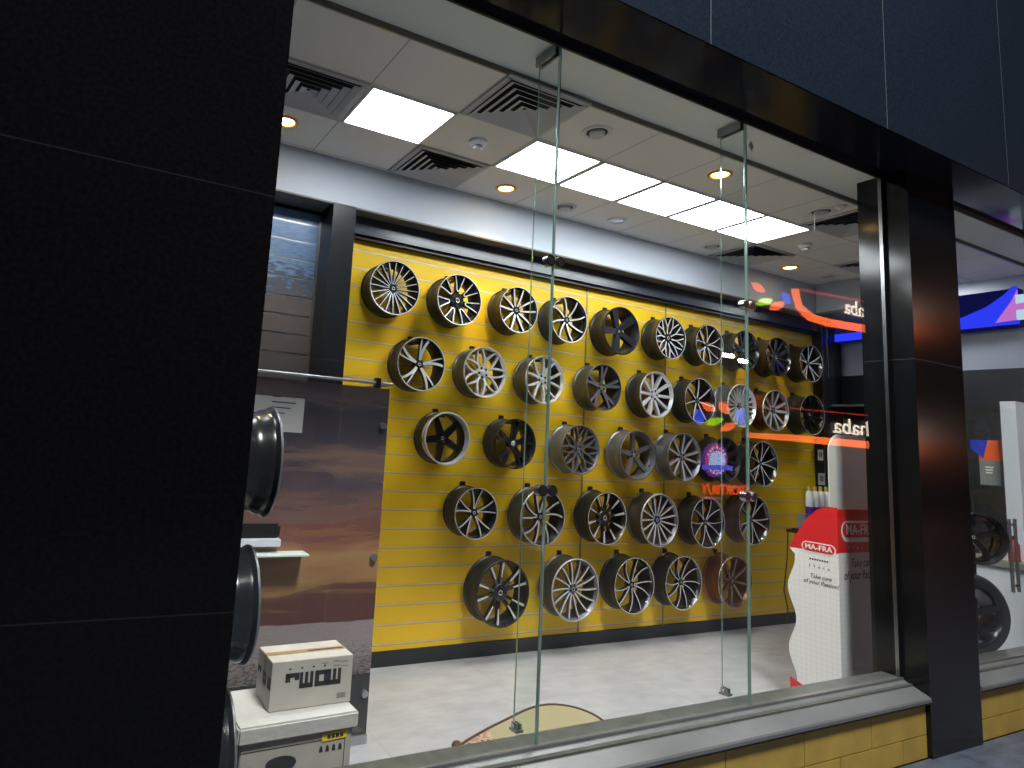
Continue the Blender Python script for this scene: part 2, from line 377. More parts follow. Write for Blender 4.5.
# sill: sloping stone, nose, inner ledge
def sill(name, xa, xb):
    p = [(2.19, .347), (2.19, .364), (2.196, .372), (2.335, .425), (2.335, .436), (2.366, .436), (2.366, .432), (2.46, .432), (2.46, .0), (2.42, .0), (2.42, .345)]
    m = MB().prism(p, xa, xb, 'sill_stone', 'X')
    m.box(xa, xb, 2.367, 2.4605, .4321, .4335, 'sill_inner'); m.box(xa, xb, 2.336, 2.342, .436, .440, 'alu'); m.box(xa, xb, 2.285, 2.31, .4, .4165, 'sill_inner')
    struct(m.build(name))
sill('trim_6', .53, 4.832); sill('trim_7', 5.453, 9.4)
def lowwall(name, xa, xb):
    m = MB().box(xa, xb, 2.232, 2.40, .02, .344, 'block_paint')
    for z0_, z1_, off in ((.02, .147, .30), (.152, .344, .0)):
        x = xa-off
        while x < xb:
            p_, q_ = max(x, xa), min(x+.615, xb)
            if q_-p_ > .02: m.box(p_, q_, 2.225, 2.2315, z0_, z1_, 'block_paint')
            x += .62
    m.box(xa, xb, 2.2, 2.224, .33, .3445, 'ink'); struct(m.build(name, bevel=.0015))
lowwall('wall_front_low', .53, 4.832); lowwall('wall_front_low.001', 5.453, 9.4)
# ---- shop window panes
def pane(name, xa, xb, edges=3):
    m = MB(); y0, y1, z0_, z1_ = GY-.006, GY+.006, .437, SOF-.002
    m.quad((xa, y0, z0_), (xb, y0, z0_), (xb, y0, z1_), (xa, y0, z1_), 'glass'); m.quad((xa, y1, z0_), (xb, y1, z0_), (xb, y1, z1_), (xa, y1, z1_), 'glass')
    for x in (xa, xb)[:edges]: m.quad((x, y0, z0_), (x, y1, z0_), (x, y1, z1_), (x, y0, z1_), 'glass_edge')
    return struct(m.build(name))
FX = (1.945, 3.372)
pane('window_1', .532, FX[0]-.003); pane('window_2', FX[0]+.003, FX[1]-.003); pane('window_3', FX[1]+.003, 4.799, 1)
pane('window_4', 5.456, 6.98); pane('window_5', 6.99, 9.3)
struct(MB().box(4.800, 4.8345, GY-.009, GY+.012, .437, SOF-.002, 'steel').build('trim_8'))
# ---- glass fins with clamps
def fin(x, label):
    e = empty('glass_fin', (x, GY+.01, .436), label, 'glass fin', 'glass fins behind the window joints')
    h = SOF-.436-.003
    m = MB(); w_ = .004
    for xx in (-w_, w_): m.quad((xx, 0, .001), (xx, .155, .001), (xx, .155, h), (xx, 0, h), 'fin_glass')
    for yy in (0, .155): m.quad((-w_, yy, .001), (w_, yy, .001), (w_, yy, h), (-w_, yy, h), 'glass_edge')
    m.build('pane', e)
    MB().box(-.02, -.008, .01, .165, h-.055, h, 'steel').box(.008, .02, .01, .165, h-.055, h, 'steel').build('top_bracket', e)
    MB().box(-.022, .022, .11, .16, -.001, .010, 'alu').box(-.014, -.006, .115, .155, .010, .036, 'alu').box(.006, .014, .115, .155, .010, .036, 'alu').cyl((-.02, .135, .024), (.02, .135, .024), .008, 'chrome').build('foot_bracket', e)
    MB().box(-.0028, .0028, -.016, -.001, .001, h, 'seal').build('joint_seal', e)
    for z in (2.615, 1.53):
        q = MB()
        for sx in (-.036, .036):
            q.cyl((sx*.8, -.028, z-.436), (sx*.8, .006, z-.436), .027, 'steel', 24); q.cyl((sx*.8, -.030, z-.436), (sx*.8, -.0275, z-.436), .020, 'black_plastic', 24)
        q.box(-.03, .03, .004, .012, z-.436-.010, z-.436+.010, 'steel'); q.build('glass_clamp', e, 40)
    return e
fin(FX[0], 'tall green-edged glass fin behind the window joint, bottom standing beside the rug')
fin(FX[1], 'tall green-edged glass fin behind the window joint, between rug and white card display')
m = MB()
p = sight(751, 146, 1, GY-.012); tag(MB().prism([(-.022, 0), (0, .034), (.024, .0), (.002, -.036)], -.001, .001, 'paper').build('glass_sticker', loc=p), 'small grey diamond-shaped sticker high on the window beside the fin', 'sticker')

# ================================================================== CEILING FITTINGS
def led(n, row=3.45, hy=.245):
    e = empty('ceiling_light', (2.764+.6*n, row, CEIL), '', 'ceiling light', 'square LED panels in the tiled ceiling')
    MB().box(-.292, .292, -hy-.006, -hy+.008, -.012, -.001, 'white_plastic').box(-.292, .292, hy-.008, hy+.006, -.012, -.001, 'white_plastic').box(-.292, -.274, -hy, hy, -.012, -.001, 'white_plastic').box(.274, .292, -hy, hy, -.012, -.001, 'white_plastic').build('frame', e)
    MB().box(-.274, .274, -hy+.008, hy-.008, -.010, -.002, 'led').build('diffuser', e); return e
LEDL = {-2: 'bright LED panel standing alone between two slatted ceiling vents',
        0: 'bright LED panel, first of the unbroken run, in front of the window fin',
        1: 'bright LED panel, second of the unbroken ceiling run of five',
        2: 'bright LED panel in the middle of the unbroken ceiling run of five',
        3: 'bright LED panel, fourth of the run, crossed by the thin rear fin edge',
        4: 'bright LED panel at the far end of the unbroken ceiling run of five'}
LEDL.update({-4: 'LED panel of the lit ceiling hidden behind the black pier, nearest its edge', -6: 'LED panel of the lit ceiling hidden well behind the black pier', 8.2: 'LED panel of the lit ceiling hidden behind the polished pillar'})  # unseen panels added to brighten the ceiling and the wall's far end
for k, l in LEDL.items(): led(k)['label'] = l
def vent(x, y, label, hx=.27, hy=.235):
    e = empty('ceiling_vent', (x, y, CEIL), label, 'vent', 'square slatted vents in the ceiling')
    MB().box(-hx, hx, -hy, hy, -.004, -.001, 'vent_dark').build('backing', e)
    f = MB(); b = .03
    f.box(-hx-.025, hx+.025, -hy-.02, -hy+.012, -.012, -.001, 'vent_white').box(-hx-.025, hx+.025, hy-.012, hy+.02, -.012, -.001, 'vent_white').box(-hx-.025, -hx+.012, -hy, hy, -.012, -.001, 'vent_white').box(hx-.012, hx+.025, -hy, hy, -.012, -.001, 'vent_white')
    f.build('frame', e)
    for i in range(5):
        a = 1-.19*i; q = a-.14; o_, i_ = (hx*a-.012, hy*a-.01), (hx*q-.012, hy*q-.01)
        if i == 4: i_ = (.01, .01)
        vs = [(-o_[0], -o_[1], -.024), (o_[0], -o_[1], -.024), (o_[0], o_[1], -.024), (-o_[0], o_[1], -.024), (-i_[0], -i_[1], -.006), (i_[0], -i_[1], -.006), (i_[0], i_[1], -.006), (-i_[0], i_[1], -.006)]
        MB().add(vs, [(k, (k+1) % 4, 4+(k+1) % 4, 4+k) for k in range(4)], 'vent_white').build('louver', e)
    return e
vent(.964, 3.45, 'slatted ceiling vent half hidden by the black pier')
vent(2.164, 2.93, 'slatted ceiling vent over the fin, nearer the glass than the lights')
vent(2.164, 3.97, 'slatted ceiling vent at the bulkhead between smoke detector and lone LED panel')
vent(5.764, 3.97, 'slatted ceiling vent beyond the far end of the LED run')
vent(5.564, 2.93, 'slatted ceiling vent cut off by the polished black pillar')
vent(6.964, 3.45, 'small dark end of a ceiling vent beside the pillar above the unlit downlight')
def rnd(name, x, y, prof, mat, label, cat, extra=None, group=None):
    e = empty(name, (x, y, CEIL), label, cat, group)
    MB().lathe(prof, mat, 32, 'Z').build('housing', e, 40)
    if extra: extra(e)
    return e
def dl(x, y, lit, label):
    if lit:
        l = bpy.data.lights.new('downlight_beam', 'SPOT'); l.energy = 60; l.color = (1, .70, .32); l.spot_size = rad(95); l.spot_blend = .7; l.shadow_soft_size = .05
        o = bpy.data.objects.new('downlight_beam', l); COL.objects.link(o); o.location = (x, y, CEIL-.03)
    def ex(e): MB().lathe([(-.006, .058), (-.004, .0)], 'warm' if lit else 'chrome', 24, 'Z').build('lamp', e, 40)
    rnd('downlight', x, y, [(-.001, .085), (-.012, .082), (-.015, .07), (-.007, .058)], 'white_plastic' if not lit else 'amber_ring', label, 'ceiling light', ex, 'round downlights')
pbr('amber_ring', lin(205, 170, 90), .4)  # white ring of lit downlights, warm lamp glow put into its colour
dl(.963, 3.918, 1, 'lit warm round downlight peeking out from behind the black pier')
dl(2.804, 3.997, 1, 'lit warm round downlight by the bulkhead beside a slatted vent')
dl(3.883, 2.903, 1, 'lit warm round downlight nearest the glass by the second fin')
dl(6.428, 3.996, 1, 'lit warm round downlight far down the ceiling above the bulkhead corner')
dl(7.035, 3.954, 0, 'unlit round chrome downlight in the far ceiling corner')
dl(4.018, 4.017, 0, 'unlit round chrome downlight near the bulkhead behind the LED run')
def smoke(x, y, label):
    def ex(e): MB().lathe([(-.045, .034), (-.062, .03), (-.066, 0)], 'white_plastic', 20, 'Z').lathe([(-.040, .0345), (-.046, .0345)], 'ink', 20, 'Z').build('sensor_chamber', e, 40)
    rnd('smoke_detector', x, y, [(-.001, .06), (-.02, .06), (-.032, .048), (-.04, .034)], 'white_plastic', label, 'smoke detector', ex, 'smoke detectors')
smoke(2.171, 3.446, 'white smoke detector between the lone LED panel and the run')
smoke(5.817, 3.473, 'white smoke detector beyond the far end of the LED run')
def speaker(x, y, label):
    def ex(e): MB().lathe([(-.012, .05), (-.022, .045), (-.024, 0)], 'vent_white', 24, 'Z').lathe([(-.006, .066), (-.0065, .052)], 'ink', 24, 'Z').build('valve_disc', e, 40)
    rnd('ceiling_air_valve', x, y, [(-.001, .098), (-.008, .096), (-.014, .08), (-.004, .066)], 'white_plastic', label, 'air valve', ex, 'round air valves')
speaker(2.73, 2.916, 'round white ceiling valve nearest the glass beside the first fin')
speaker(3.45, 4.043, 'round white ceiling valve by the bulkhead just past the first fin')
speaker(5.247, 4.01, 'round white ceiling valve by the bulkhead beside the far slatted vent')
def wire(e): MB().tube([(-.06, .0, -.004), (-.085, .0, -.03), (-.09, 0, -.12), (-.088, 0, -.19)], .003, 'white_plastic').build('loose_cord', e)
wv = speaker(5.111, 2.92, 'round white ceiling valve with a loose cord near the black pillar') if False else None
def ex2(e): MB().lathe([(-.012, .05), (-.022, .045), (-.024, 0)], 'vent_white', 24, 'Z').lathe([(-.006, .066), (-.0065, .052)], 'ink', 24, 'Z').build('valve_disc', e, 40); wire(e)
rnd('ceiling_air_valve', 5.111, 2.92, [(-.001, .098), (-.008, .096), (-.014, .08), (-.004, .066)], 'white_plastic', 'round white ceiling valve with a loose cord near the black pillar', 'air valve', ex2, 'round air valves')
def ex3(e): MB().lathe([(-.02, .03), (-.04, .0)], 'white_plastic', 16, 'Z').build('lens', e, 40)
rnd('motion_sensor', 5.111, 2.775, [(-.001, .045), (-.02, .04), (-.022, .03)], 'white_plastic', 'small white dome sensor at the ceiling edge by the black pillar', 'sensor', ex3)

# ================================================================== WHEELS
def wheel(P, loc, label, group='alloy wheels on the yellow wall', rot=None, lw=.185):
    R = P['R']; e = empty('alloy_wheel', loc, label, 'wheel', group)
    if rot: e.rotation_euler = rot
    lip = P.get('lip', 'machined'); bar = P.get('barrel', 'barrel_dark'); body = P.get('body', 'gloss_black'); face = P.get('face', 'machined')
    L = lw; dish = P.get('dish', 0)
    # rim: outer skin, from the back flange (y 0) to the front flange (y -L), then inside back
    o = [(-0.0, R*.955), (-.002, R*.995), (-.010, R), (-.016, R*.985), (-.022, R*.945), (-.055, R*.935), (-.075, R*.895), (-.115, R*.885), (-.14, R*.935), (-L+.028, R*.945), (-L+.020, R*.975), (-L+.010, R*.998)]
    MB().lathe(o, bar, 56).lathe([(-.0, R*.955), (-.006, R*.925), (-.07, R*.865), (-.12, R*.865), (-L+.03+dish, R*.9)], bar, 56).build('barrel', e, 35)
    li = P.get('lipin', .958)
    edge = 'gloss_black' if bar == 'barrel_dark' and lip == 'machined' else lip
    MB().lathe([(-L+.010, R*.998), (-L+.002, R*.996), (-L, R*.988)], edge, 56).lathe([(-L, R*.988), (-L-.0005, R*.975), (-L+.001, R*li)], lip, 56).lathe([(-L+.001, R*li), (-L+.010, R*.935), (-L+.03+dish, R*.9)], lip if dish else body, 56).build('rim_lip', e, 50)
    rh = P.get('hub', .2); yh = -L+.040+dish*.8+P.get('concave', 0); yr = -L+.014+dish; th = P.get('th', .03)
    def yf(r):
        t = min(1, max(0, (r-rh)/(.92-rh))); return yh+(yr-yh)*t**.8
    B, Fm = MB(), MB()
    def strip(mb, path, w0, w1, mat, lift=0, depth=None, t0=0, t1=1):
        n = len(path); cs = [Vector((r*R*cos(rad(a)), 0, r*R*sin(rad(a)))) for r, a in path]; rs = [r for r, a in path]
        Lp, Rp = [], []
        for i in range(n):
            d = (cs[min(i+1, n-1)]-cs[max(i-1, 0)]).normalized(); nn = Vector((-d.z, 0, d.x)); w_ = R*(w0+(w1-w0)*i/(n-1))/2
            Lp.append(cs[i]+nn*w_); Rp.append(cs[i]-nn*w_)
        vs = []; dp = depth or th
        for i in range(n):
            y = yf(rs[i])-lift
            vs += [(Lp[i].x, y, Lp[i].z), (Rp[i].x, y, Rp[i].z), (Rp[i].x, y+dp, Rp[i].z), (Lp[i].x, y+dp, Lp[i].z)]
        fs = []
        for i in range(n-1):
            a = i*4; b = a+4; fs += [(a, a+1, b+1, b), (a+1, a+2, b+2, b+1), (a+2, a+3, b+3, b+2), (a+3, a, b, b+3)]
        fs += [(0, 3, 2, 1), (4*n-4, 4*n-3, 4*n-2, 4*n-1)]
        mb.add(vs, fs, mat)
    def spoke(path, w0, w1):
        strip(B, path, w0, w1, body)
        fm = P.get('facemode', 'full'); n = len(path)
        if fm == 'none': return
        fk = P.get('facew', .8)
        if fm in ('full', 'tip'):
            r0 = P.get('rf0', 0)
            sub = [p for p in path if p[0] >= r0]
            if len(sub) > 1:
                i0 = n-len(sub); wa = w0+(w1-w0)*i0/(n-1)
                strip(Fm, sub, wa*fk if fm == 'full' else wa*.35, w1*fk, face, .0025, .003)
        elif fm == 'edges':
            for sgn in (-1, 1):
                pp = []
                for i, (r, a) in enumerate(path):
                    w_ = w0+(w1-w0)*i/(n-1); pp.append((r, a+sgn*math.degrees(w_*.42/r)))
                strip(Fm, pp, .02, .026, face, .0025, .003)
    N = P['n']; fam = P['fam']; r0 = rh*.75; r1 = .925; cv = P.get('curve', 0); rotd = P.get('rot', 90)
    w0, w1 = P.get('w0', .06), P.get('w1', .06)
    T = [i/8 for i in range(9)]
    for k in range(N):
        a = rotd+360*k/N
        if fam == 'radial':
            spoke([(r0+(r1-r0)*t, a+cv*t*t) for t in T], w0, w1)
        elif fam == 'alt':
            spoke([(r0+(r1-r0)*t, a+cv*t*t) for t in T], w0, w1); spoke([(r0+(r1-r0)*t, a+180/N*P.get('ph', 1)+P.get('cv2', cv)*t*t) for t in T], w0*P.get('k2', 1), w1*P.get('k2', 1))
        elif fam == 'pair':
            a0, a1 = P.get('a0', 10), P.get('a1', 10)
            if P.get('fill'):
                strip(B, [(r0+(r1-r0)*t, a+cv*t*t) for t in T], .12, 2*.92*math.tan(rad(a1))*P['fill'], body, -.008)
            for s in (-1, 1): spoke([(r0+(r1-r0)*t, a+cv*t*t+s*(a0+(a1-a0)*t**P.get('pw', 1))) for t in T], w0*(P.get('k2', 1) if s > 0 else 1), w1*(P.get('k2', 1) if s > 0 else 1))
        elif fam == 'loop':    # hairpin spokes: out along one side, round near the hub, back to the rim
            a0, a1 = P['a0'], P['a1']; rb = .36
            strip(B, [(r0+(r1-r0)*t, a) for t in T], .16, .30, body, -.010)
            arm = [(r1+(rb+.08-r1)*t, a-a1+(a1-a0)*t) for t in T]
            turn = [(rb+.03, a-a0*.75), (rb, a-a0*.3), (rb, a+a0*.3), (rb+.03, a+a0*.75)]
            spoke(arm+turn+[(q_, 2*a-b_) for q_, b_ in arm[::-1]], w0, w1)
        elif fam == 'Y':
            rs, a1 = P.get('rs', .5), P.get('a1', 12)
            spoke([(r0+(rs-r0)*t, a) for t in T], w0*1.2, w0)
            for s in (-1, 1): spoke([(rs-.02+(r1-rs+.02)*t, a+cv*t+s*a1*t**.8) for t in T], w0, w1)
        elif fam == 'X':       # crossing mesh: two leaning sets
            for s in (-1, 1): spoke([(r0+(r1-r0)*t, a+s*P.get('a1', 14)*(t-.35)) for t in T], w0, w1)
    sp_ = B.build('spokes', e)
    if Fm.v: Fm.build('spoke_faces', sp_)
    hub = MB().lathe([(yh+.045, rh*R*.95), (yh+.004, rh*R), (yh-.002, rh*R*.93), (yh-.003, rh*R*.5), (yh+.004, rh*R*.42), (yh+.004, 0)], P.get('hubmat', body), 32)
    nl = P.get('lugs', 5)
    for k in range(nl):
        a = rad(rotd+36+360*k/nl); hub.cyl((cos(a)*rh*R*.7, yh+.02, sin(a)*rh*R*.7), (cos(a)*rh*R*.7, yh-.0035, sin(a)*rh*R*.7), .011 if R > .1 else .008, 'caliper_hole', 10)
    hub = hub.build('hub', e, 40)
    MB().lathe([(yh+.003, rh*R*.40), (yh-.004, rh*R*.38), (yh-.007, rh*R*.3), (yh-.007, 0)], P.get('cap', 'satin_black'), 24).lathe([(yh-.0075, rh*R*.30), (yh-.0085, rh*R*.27), (yh-.0075, rh*R*.22)], P.get('capring', 'machined'), 24).build('centre_cap', hub, 40)
    MB().cyl((R*.86*cos(-.5), -L+.045, R*.86*sin(-.5)), (R*.82*cos(-.5), -L+.02, R*.82*sin(-.5)), .005, 'rubber', 8).build('valve_stem', e)
    return e
hook_no = 0
def hook(x, z, R, label):
    e = empty('wall_hook', (x, D, z+R*.8), label, 'hook', 'black hooks under the wheels')
    t = R*.865-R*.8-.0012
    MB().box(-.022, .022, -.022, -.001, t-.01, R*.2+.026, 'black_plastic').build('plate', e, bevel=.003)
    MB().box(-.012, .012, -.15, -.02, t-.016, t, 'black_plastic').build('arm', e)
G = dict(barrel='barrel_grey')
STY = [
 # row 1
 (2.015, 2.844, .207, dict(fam='radial', n=20, w0=.05, w1=.06, facew=.5, hub=.2), 'black wheel with about twenty thin straight silver spokes'),
 (2.591, 2.841, .204, dict(fam='loop', n=7, a0=9, a1=12.5, w0=.065, w1=.065, facew=.6, hub=.3, rot=90), 'black wheel with seven silver-edged loop spokes and a wide dark hub'),
 (3.174, 2.845, .193, dict(fam='pair', n=5, a0=20, a1=15, w0=.12, w1=.12, facew=.6, hub=.22, rot=90), 'black wheel with ten wide silver-faced spokes in pairs'),
 (3.719, 2.839, .202, dict(fam='radial', n=8, w0=.12, w1=.09, curve=9, facew=.62, hub=.18, rot=97), 'black wheel with eight swept silver-faced spokes'),
 (4.339, 2.822, .218, dict(fam='radial', n=5, w0=.20, w1=.32, body='dark_gun', facemode='none', hub=.16, lip='dark_gun', rot=113, th=.04, cap='gloss_black'), 'all dark steel-blue wheel with five plain broad spokes'),
 (4.976, 2.839, .201, dict(fam='Y', n=10, rs=.52, a1=13, w0=.07, w1=.062, facew=.8, hub=.26, rot=100), 'black wheel with a dense silver branching mesh face'),
 (5.523, 2.838, .199, dict(fam='pair', n=5, a0=3, a1=20, w0=.075, w1=.06, facew=.62, hub=.14, rot=82, capring='amber'), 'black wheel with ten thin silver spokes fanning in pairs'),
 (6.078, 2.849, .202, dict(fam='pair', n=5, a0=12, a1=12, w0=.13, w1=.14, facemode='none', hub=.22, lip='gloss_black', rot=100), 'all gloss black split-spoke wheel behind the second fin'),
 (6.610, 2.839, .206, dict(fam='alt', n=5, w0=.18, w1=.2, k2=.5, facemode='none', hub=.22, lip='gloss_black', rot=100), 'all gloss black wheel with wide and narrow spokes'),
 (7.180, 2.832, .205, dict(fam='pair', n=5, a0=6, a1=13, w0=.085, w1=.10, facew=.6, fill=.9, hub=.16, rot=88), 'black wheel with five silver double spokes'),
 # row 2
 (2.283, 2.285, .205, dict(fam='pair', n=5, a0=3, a1=9, k2=.6, w0=.14, w1=.12, facew=.75, hub=.2, rot=88, curve=-6), 'black wheel with five twisted forked silver spokes'),
 (2.870, 2.281, .203, dict(fam='Y', n=7, rs=.42, a1=20, w0=.085, w1=.07, body='bright_silver', facew=.7, hub=.27, lip='bright_silver', barrel='barrel_grey', hubmat='bright_silver', cap='bright_silver', rot=80), 'all silver wheel with seven branching mesh spokes'),
 (3.477, 2.280, .202, dict(fam='pair', n=5, a0=9, a1=20, w0=.11, w1=.08, body='bright_silver', facew=.7, hub=.25, lip='bright_silver', barrel='barrel_grey', hubmat='bright_silver', cap='bright_silver', rot=75), 'all silver wheel with ten spokes in open pairs'),
 (4.141, 2.278, .204, dict(fam='pair', n=5, a0=3, a1=9, w0=.13, w1=.13, body='dark_gun', face='gunmetal', facew=.85, hub=.22, lip='gunmetal', barrel='barrel_grey', hubmat='gunmetal', rot=87), 'grey-blue wheel with five twin spokes'),
 (4.799, 2.270, .213, dict(fam='radial', n=10, w0=.11, w1=.14, body='bright_silver', facew=.8, hub=.26, lip='bright_silver', barrel='barrel_dark', hubmat='bright_silver', cap='bright_silver', rot=105), 'bright silver wheel with ten plain spokes and dark barrel'),
 (5.388, 2.264, .217, dict(fam='radial', n=7, w0=.10, w1=.085, facew=.6, hub=.15, rot=88, curve=4), 'black wheel with seven slim silver-faced spokes'),
 (6.009, 2.264, .217, dict(fam='radial', n=20, w0=.06, w1=.07, body='bright_silver', facew=.8, hub=.2, lip='bright_silver', barrel='gunmetal', rot=90), 'silver wheel with about twenty fine spokes'),
 (6.551, 2.258, .212, dict(fam='pair', n=5, a0=15, a1=15, w0=.13, w1=.15, body='gunmetal', face='bright_silver', facew=.8, hub=.2, lip='bright_silver', barrel='bronze', rot=85), 'grey and silver wheel with ten wide spokes and bronze-toned barrel'),
 (7.181, 2.260, .217, dict(fam='alt', n=5, w0=.16, w1=.18, k2=.6, facemode='none', hub=.2, lipin=.965, rot=95), 'black wheel with black spokes and thin silver rim edge'),
 # row 3
 (2.552, 1.729, .201, dict(fam='radial', n=5, w0=.3, w1=.2, facemode='none', hub=.2, dish=.055, lip='bright_silver', lipin=.94, rot=115, body='gloss_black', hubmat='gloss_black', capring='bright_silver'), 'deep-dished black five-spoke wheel with polished silver lip'),
 (3.200, 1.724, .200, dict(fam='pair', n=5, a0=7, a1=9, w0=.14, w1=.14, facemode='none', hub=.25, lip='gloss_black', rot=85, cap='machined'), 'all gloss black wheel with five twin spokes'),
 (3.892, 1.710, .210, dict(fam='X', n=10, a1=22, w0=.075, w1=.07, body='gunmetal', face='gunmetal', facew=.8, hub=.24, lip='gunmetal', barrel='gunmetal', hubmat='gunmetal', rot=90), 'gunmetal wheel with a crossing ten-point mesh'),
 (4.569, 1.696, .220, dict(fam='radial', n=5, w0=.2, w1=.15, body='gunmetal', facemode='none', hub=.2, lip='gunmetal', lipin=.95, dish=.02, barrel='gunmetal', hubmat='gunmetal', cap='gunmetal', rot=98), 'gunmetal wheel with five straight spokes and stepped lip'),
 (5.176, 1.704, .225, dict(fam='pair', n=5, a0=14, a1=15, w0=.10, w1=.12, body='gunmetal', face='bright_silver', facew=.6, hub=.2, lip='gunmetal', barrel='gunmetal', hubmat='gunmetal', cap='gunmetal', rot=73), 'gunmetal wheel with ten spokes in pairs and matching grey barrel'),
 (5.755, 1.700, .222, dict(fam='alt', n=5, w0=.2, w1=.2, k2=.6, facemode='none', hub=.2, lip='satin_black', body='satin_black', lipin=.95, rot=100), 'all black wheel behind the reflected round badge'),
 (6.338, 1.689, .227, dict(fam='pair', n=5, a0=7, a1=16, w0=.07, w1=.06, facew=.6, fill=.5, hub=.12, rot=75), 'black wheel with five silver-outlined split spokes, last on the row'),
 # row 4
 (2.850, 1.162, .196, dict(fam='pair', n=5, a0=6, a1=15, w0=.08, w1=.08, facew=.65, fill=.4, hub=.2, rot=88), 'black wheel with five silver-edged V spokes'),
 (3.506, 1.134, .226, dict(fam='pair', n=5, a0=10, a1=18, w0=.08, w1=.08, facew=.7, curve=-10, hub=.2, rot=100, body='dark_gun', barrel='barrel_grey', lip='bright_silver'), 'grey-barrelled wheel with ten curved silver spokes behind the lower clamp'),
 (4.215, 1.129, .222, dict(fam='radial', n=10, w0=.07, w1=.14, facemode='tip', rf0=.42, facew=.7, hub=.3, rot=84), 'black wheel with ten silver-tipped spokes'),
 (4.856, 1.114, .234, dict(fam='radial', n=15, w0=.06, w1=.085, facew=.75, body='gunmetal', hub=.2, lip='bright_silver', barrel='barrel_grey', cap='cap_blue', hubmat='cap_blue', rot=84), 'silver wheel with fifteen slim spokes and a blue cap'),
 (5.502, 1.095, .233, dict(fam='pair', n=5, a0=5, a1=20, w0=.075, w1=.06, facew=.5, fill=.55, hub=.14, rot=55), 'black wheel with five silver-outlined star spokes'),
 (6.187, 1.119, .240, dict(fam='pair', n=5, a0=5, a1=14, w0=.08, w1=.075, facew=.55, hub=.13, rot=62), 'black wheel with thin silver forked spokes, last on the row'),
 # row 5
 (3.136, .542, .252, dict(fam='pair', n=5, a0=13, a1=15, w0=.09, w1=.11, facemode='tip', rf0=.38, facew=.75, hub=.26, lip='gloss_black', lipin=.93, rot=104), 'large black wheel with ten silver-tipped blades and black outer lip'),
 (3.878, .539, .250, dict(fam='alt', n=7, w0=.06, w1=.06, facew=.75, hub=.2, body='gunmetal', barrel='barrel_grey', lip='bright_silver', rot=98, curve=5), 'large grey-barrelled wheel with fourteen slim silver spokes'),
 (4.550, .547, .238, dict(fam='pair', n=5, a0=10, a1=18, w0=.06, w1=.055, facew=.65, hub=.16, rot=70, curve=-10), 'black wheel with ten hair-thin curved silver spokes and a studded barrel'),
 (5.173, .546, .238, dict(fam='pair', n=5, a0=14, a1=17, w0=.055, w1=.05, facew=.6, hub=.14, rot=62, curve=-12), 'black wheel with ten hair-thin silver spokes next to the bronze wheel'),
 (5.889, .528, .242, dict(fam='radial', n=8, w0=.16, w1=.12, body='bronze', face='bronze_lip', facew=.4, hub=.18, lip='bronze_lip', lipin=.945, barrel='bronze', hubmat='bronze', cap='bronze', rot=80), 'bronze wheel with broad spokes and pale rim'),
]
ROWN = ['top', 'second', 'middle', 'fourth', 'bottom']; ORD = 'first second third fourth fifth sixth seventh eighth ninth tenth'.split()
cnt = {}
for x, z, R, P, lab in STY:
    row = min(range(5), key=lambda i: abs((2.84, 2.272, 1.707, 1.12, .54)[i]-z)); cnt[row] = cnt.get(row, 0)+1
    R *= 1.03; x += .0075*(x-2); P['R'] = R; wheel(P, (x, D-.05, z), lab+', %s row' % ROWN[row])
    hook(x, z, R, 'black hook holding wheel %s from the sunset screen in the %s row' % (ORD[cnt[row]-1], ROWN[row]))
# three wheels on a stand just inside the glass by the black pier
st = empty('wheel_stand', (.24, 2.84, 0), 'black post stand carrying three wheels between pier and sunset screen', 'stand')
MB().box(-.2, .2, -.2, .2, .0, .02, 'black_plastic').build('base_plate', st, bevel=.004)
MB().cyl((0, 0, .02), (0, 0, 1.9), .025, 'black_plastic').build('post', st, 30)
for z in (1.585, 1.0, .43): MB().tube([(0, 0, z), (.06, -.12, z), (.27, -.12, z)], .018, 'black_plastic').build('arm', st, 30)
for z, t, gl in ((1.585, 'dark wheel seen edge-on, topmost of three beside the black pier', 0), (1.0, 'dark wheel seen edge-on, middle of three above the cardboard box', 0), (.43, 'dark wheel seen edge-on, lowest of three beside the cartons', 0)):
    wheel(dict(fam='radial', n=5, w0=.2, w1=.2, facemode='none', R=.235, lip='gunmetal', barrel='dark_shell', hub=.2), (.545-(1.585-z)*.06, 2.72, z), t, 'wheels on the post stand', (0, 0, pi/2), .19)

# ================================================================== SUNSET SCREEN
PX, PY, PZ = 1.65, 3.473, 2.035
sc = empty('display_screen', (PX, PY, 0), 'glass corner screen with a printed desert sunset standing before the yellow wall', 'screen')
MB().box(-2.6, 0, -.004, .004, .05, PZ-.03, 'film').build('front_panel', sc)
MB().box(-.004, .004, .008, .76, .05, PZ-.03, 'film').build('side_panel', sc)
MB().cyl((-2.6, 0, PZ), (.02, 0, PZ), .009, 'alu').build('top_rail', sc, 30)
MB().cyl((0, 0, PZ-.004), (0, .76, PZ-.004), .008, 'alu').build('top_rail', sc, 30)
MB().box(-.10, -.07, -.02, .02, PZ-.03, PZ+.03, 'steel').build('rail_clamp', sc)
for z in (1.78, 1.02, .27): MB().cyl((-.035, -.03, z), (-.035, .0, z), .02, 'alu', 20).build('standoff', sc, 40)
MB().box(-2.6, .0, -.02, .02, 0, .05, 'alu').build('base_rail', sc)
p0, p1 = sight(240, 524, 1, PY-.03), sight(279, 548, 1, PY-.03)
bx = empty('wall_pocket', (p1.x-.12, PY-.005, p1.z+.012), 'grey box with a black rounded slot fixed on the sunset screen', 'box')
MB().box(-.3, .118, -.06, -.003, .0, .04, 'counter_white').build('shelf', bx, bevel=.004)
MB().box(-.3, .118, -.03, -.003, .04, .115, 'black_plastic').build('slot', bx, bevel=.012)
p2 = sight(300, 553, 1, PY-.05)
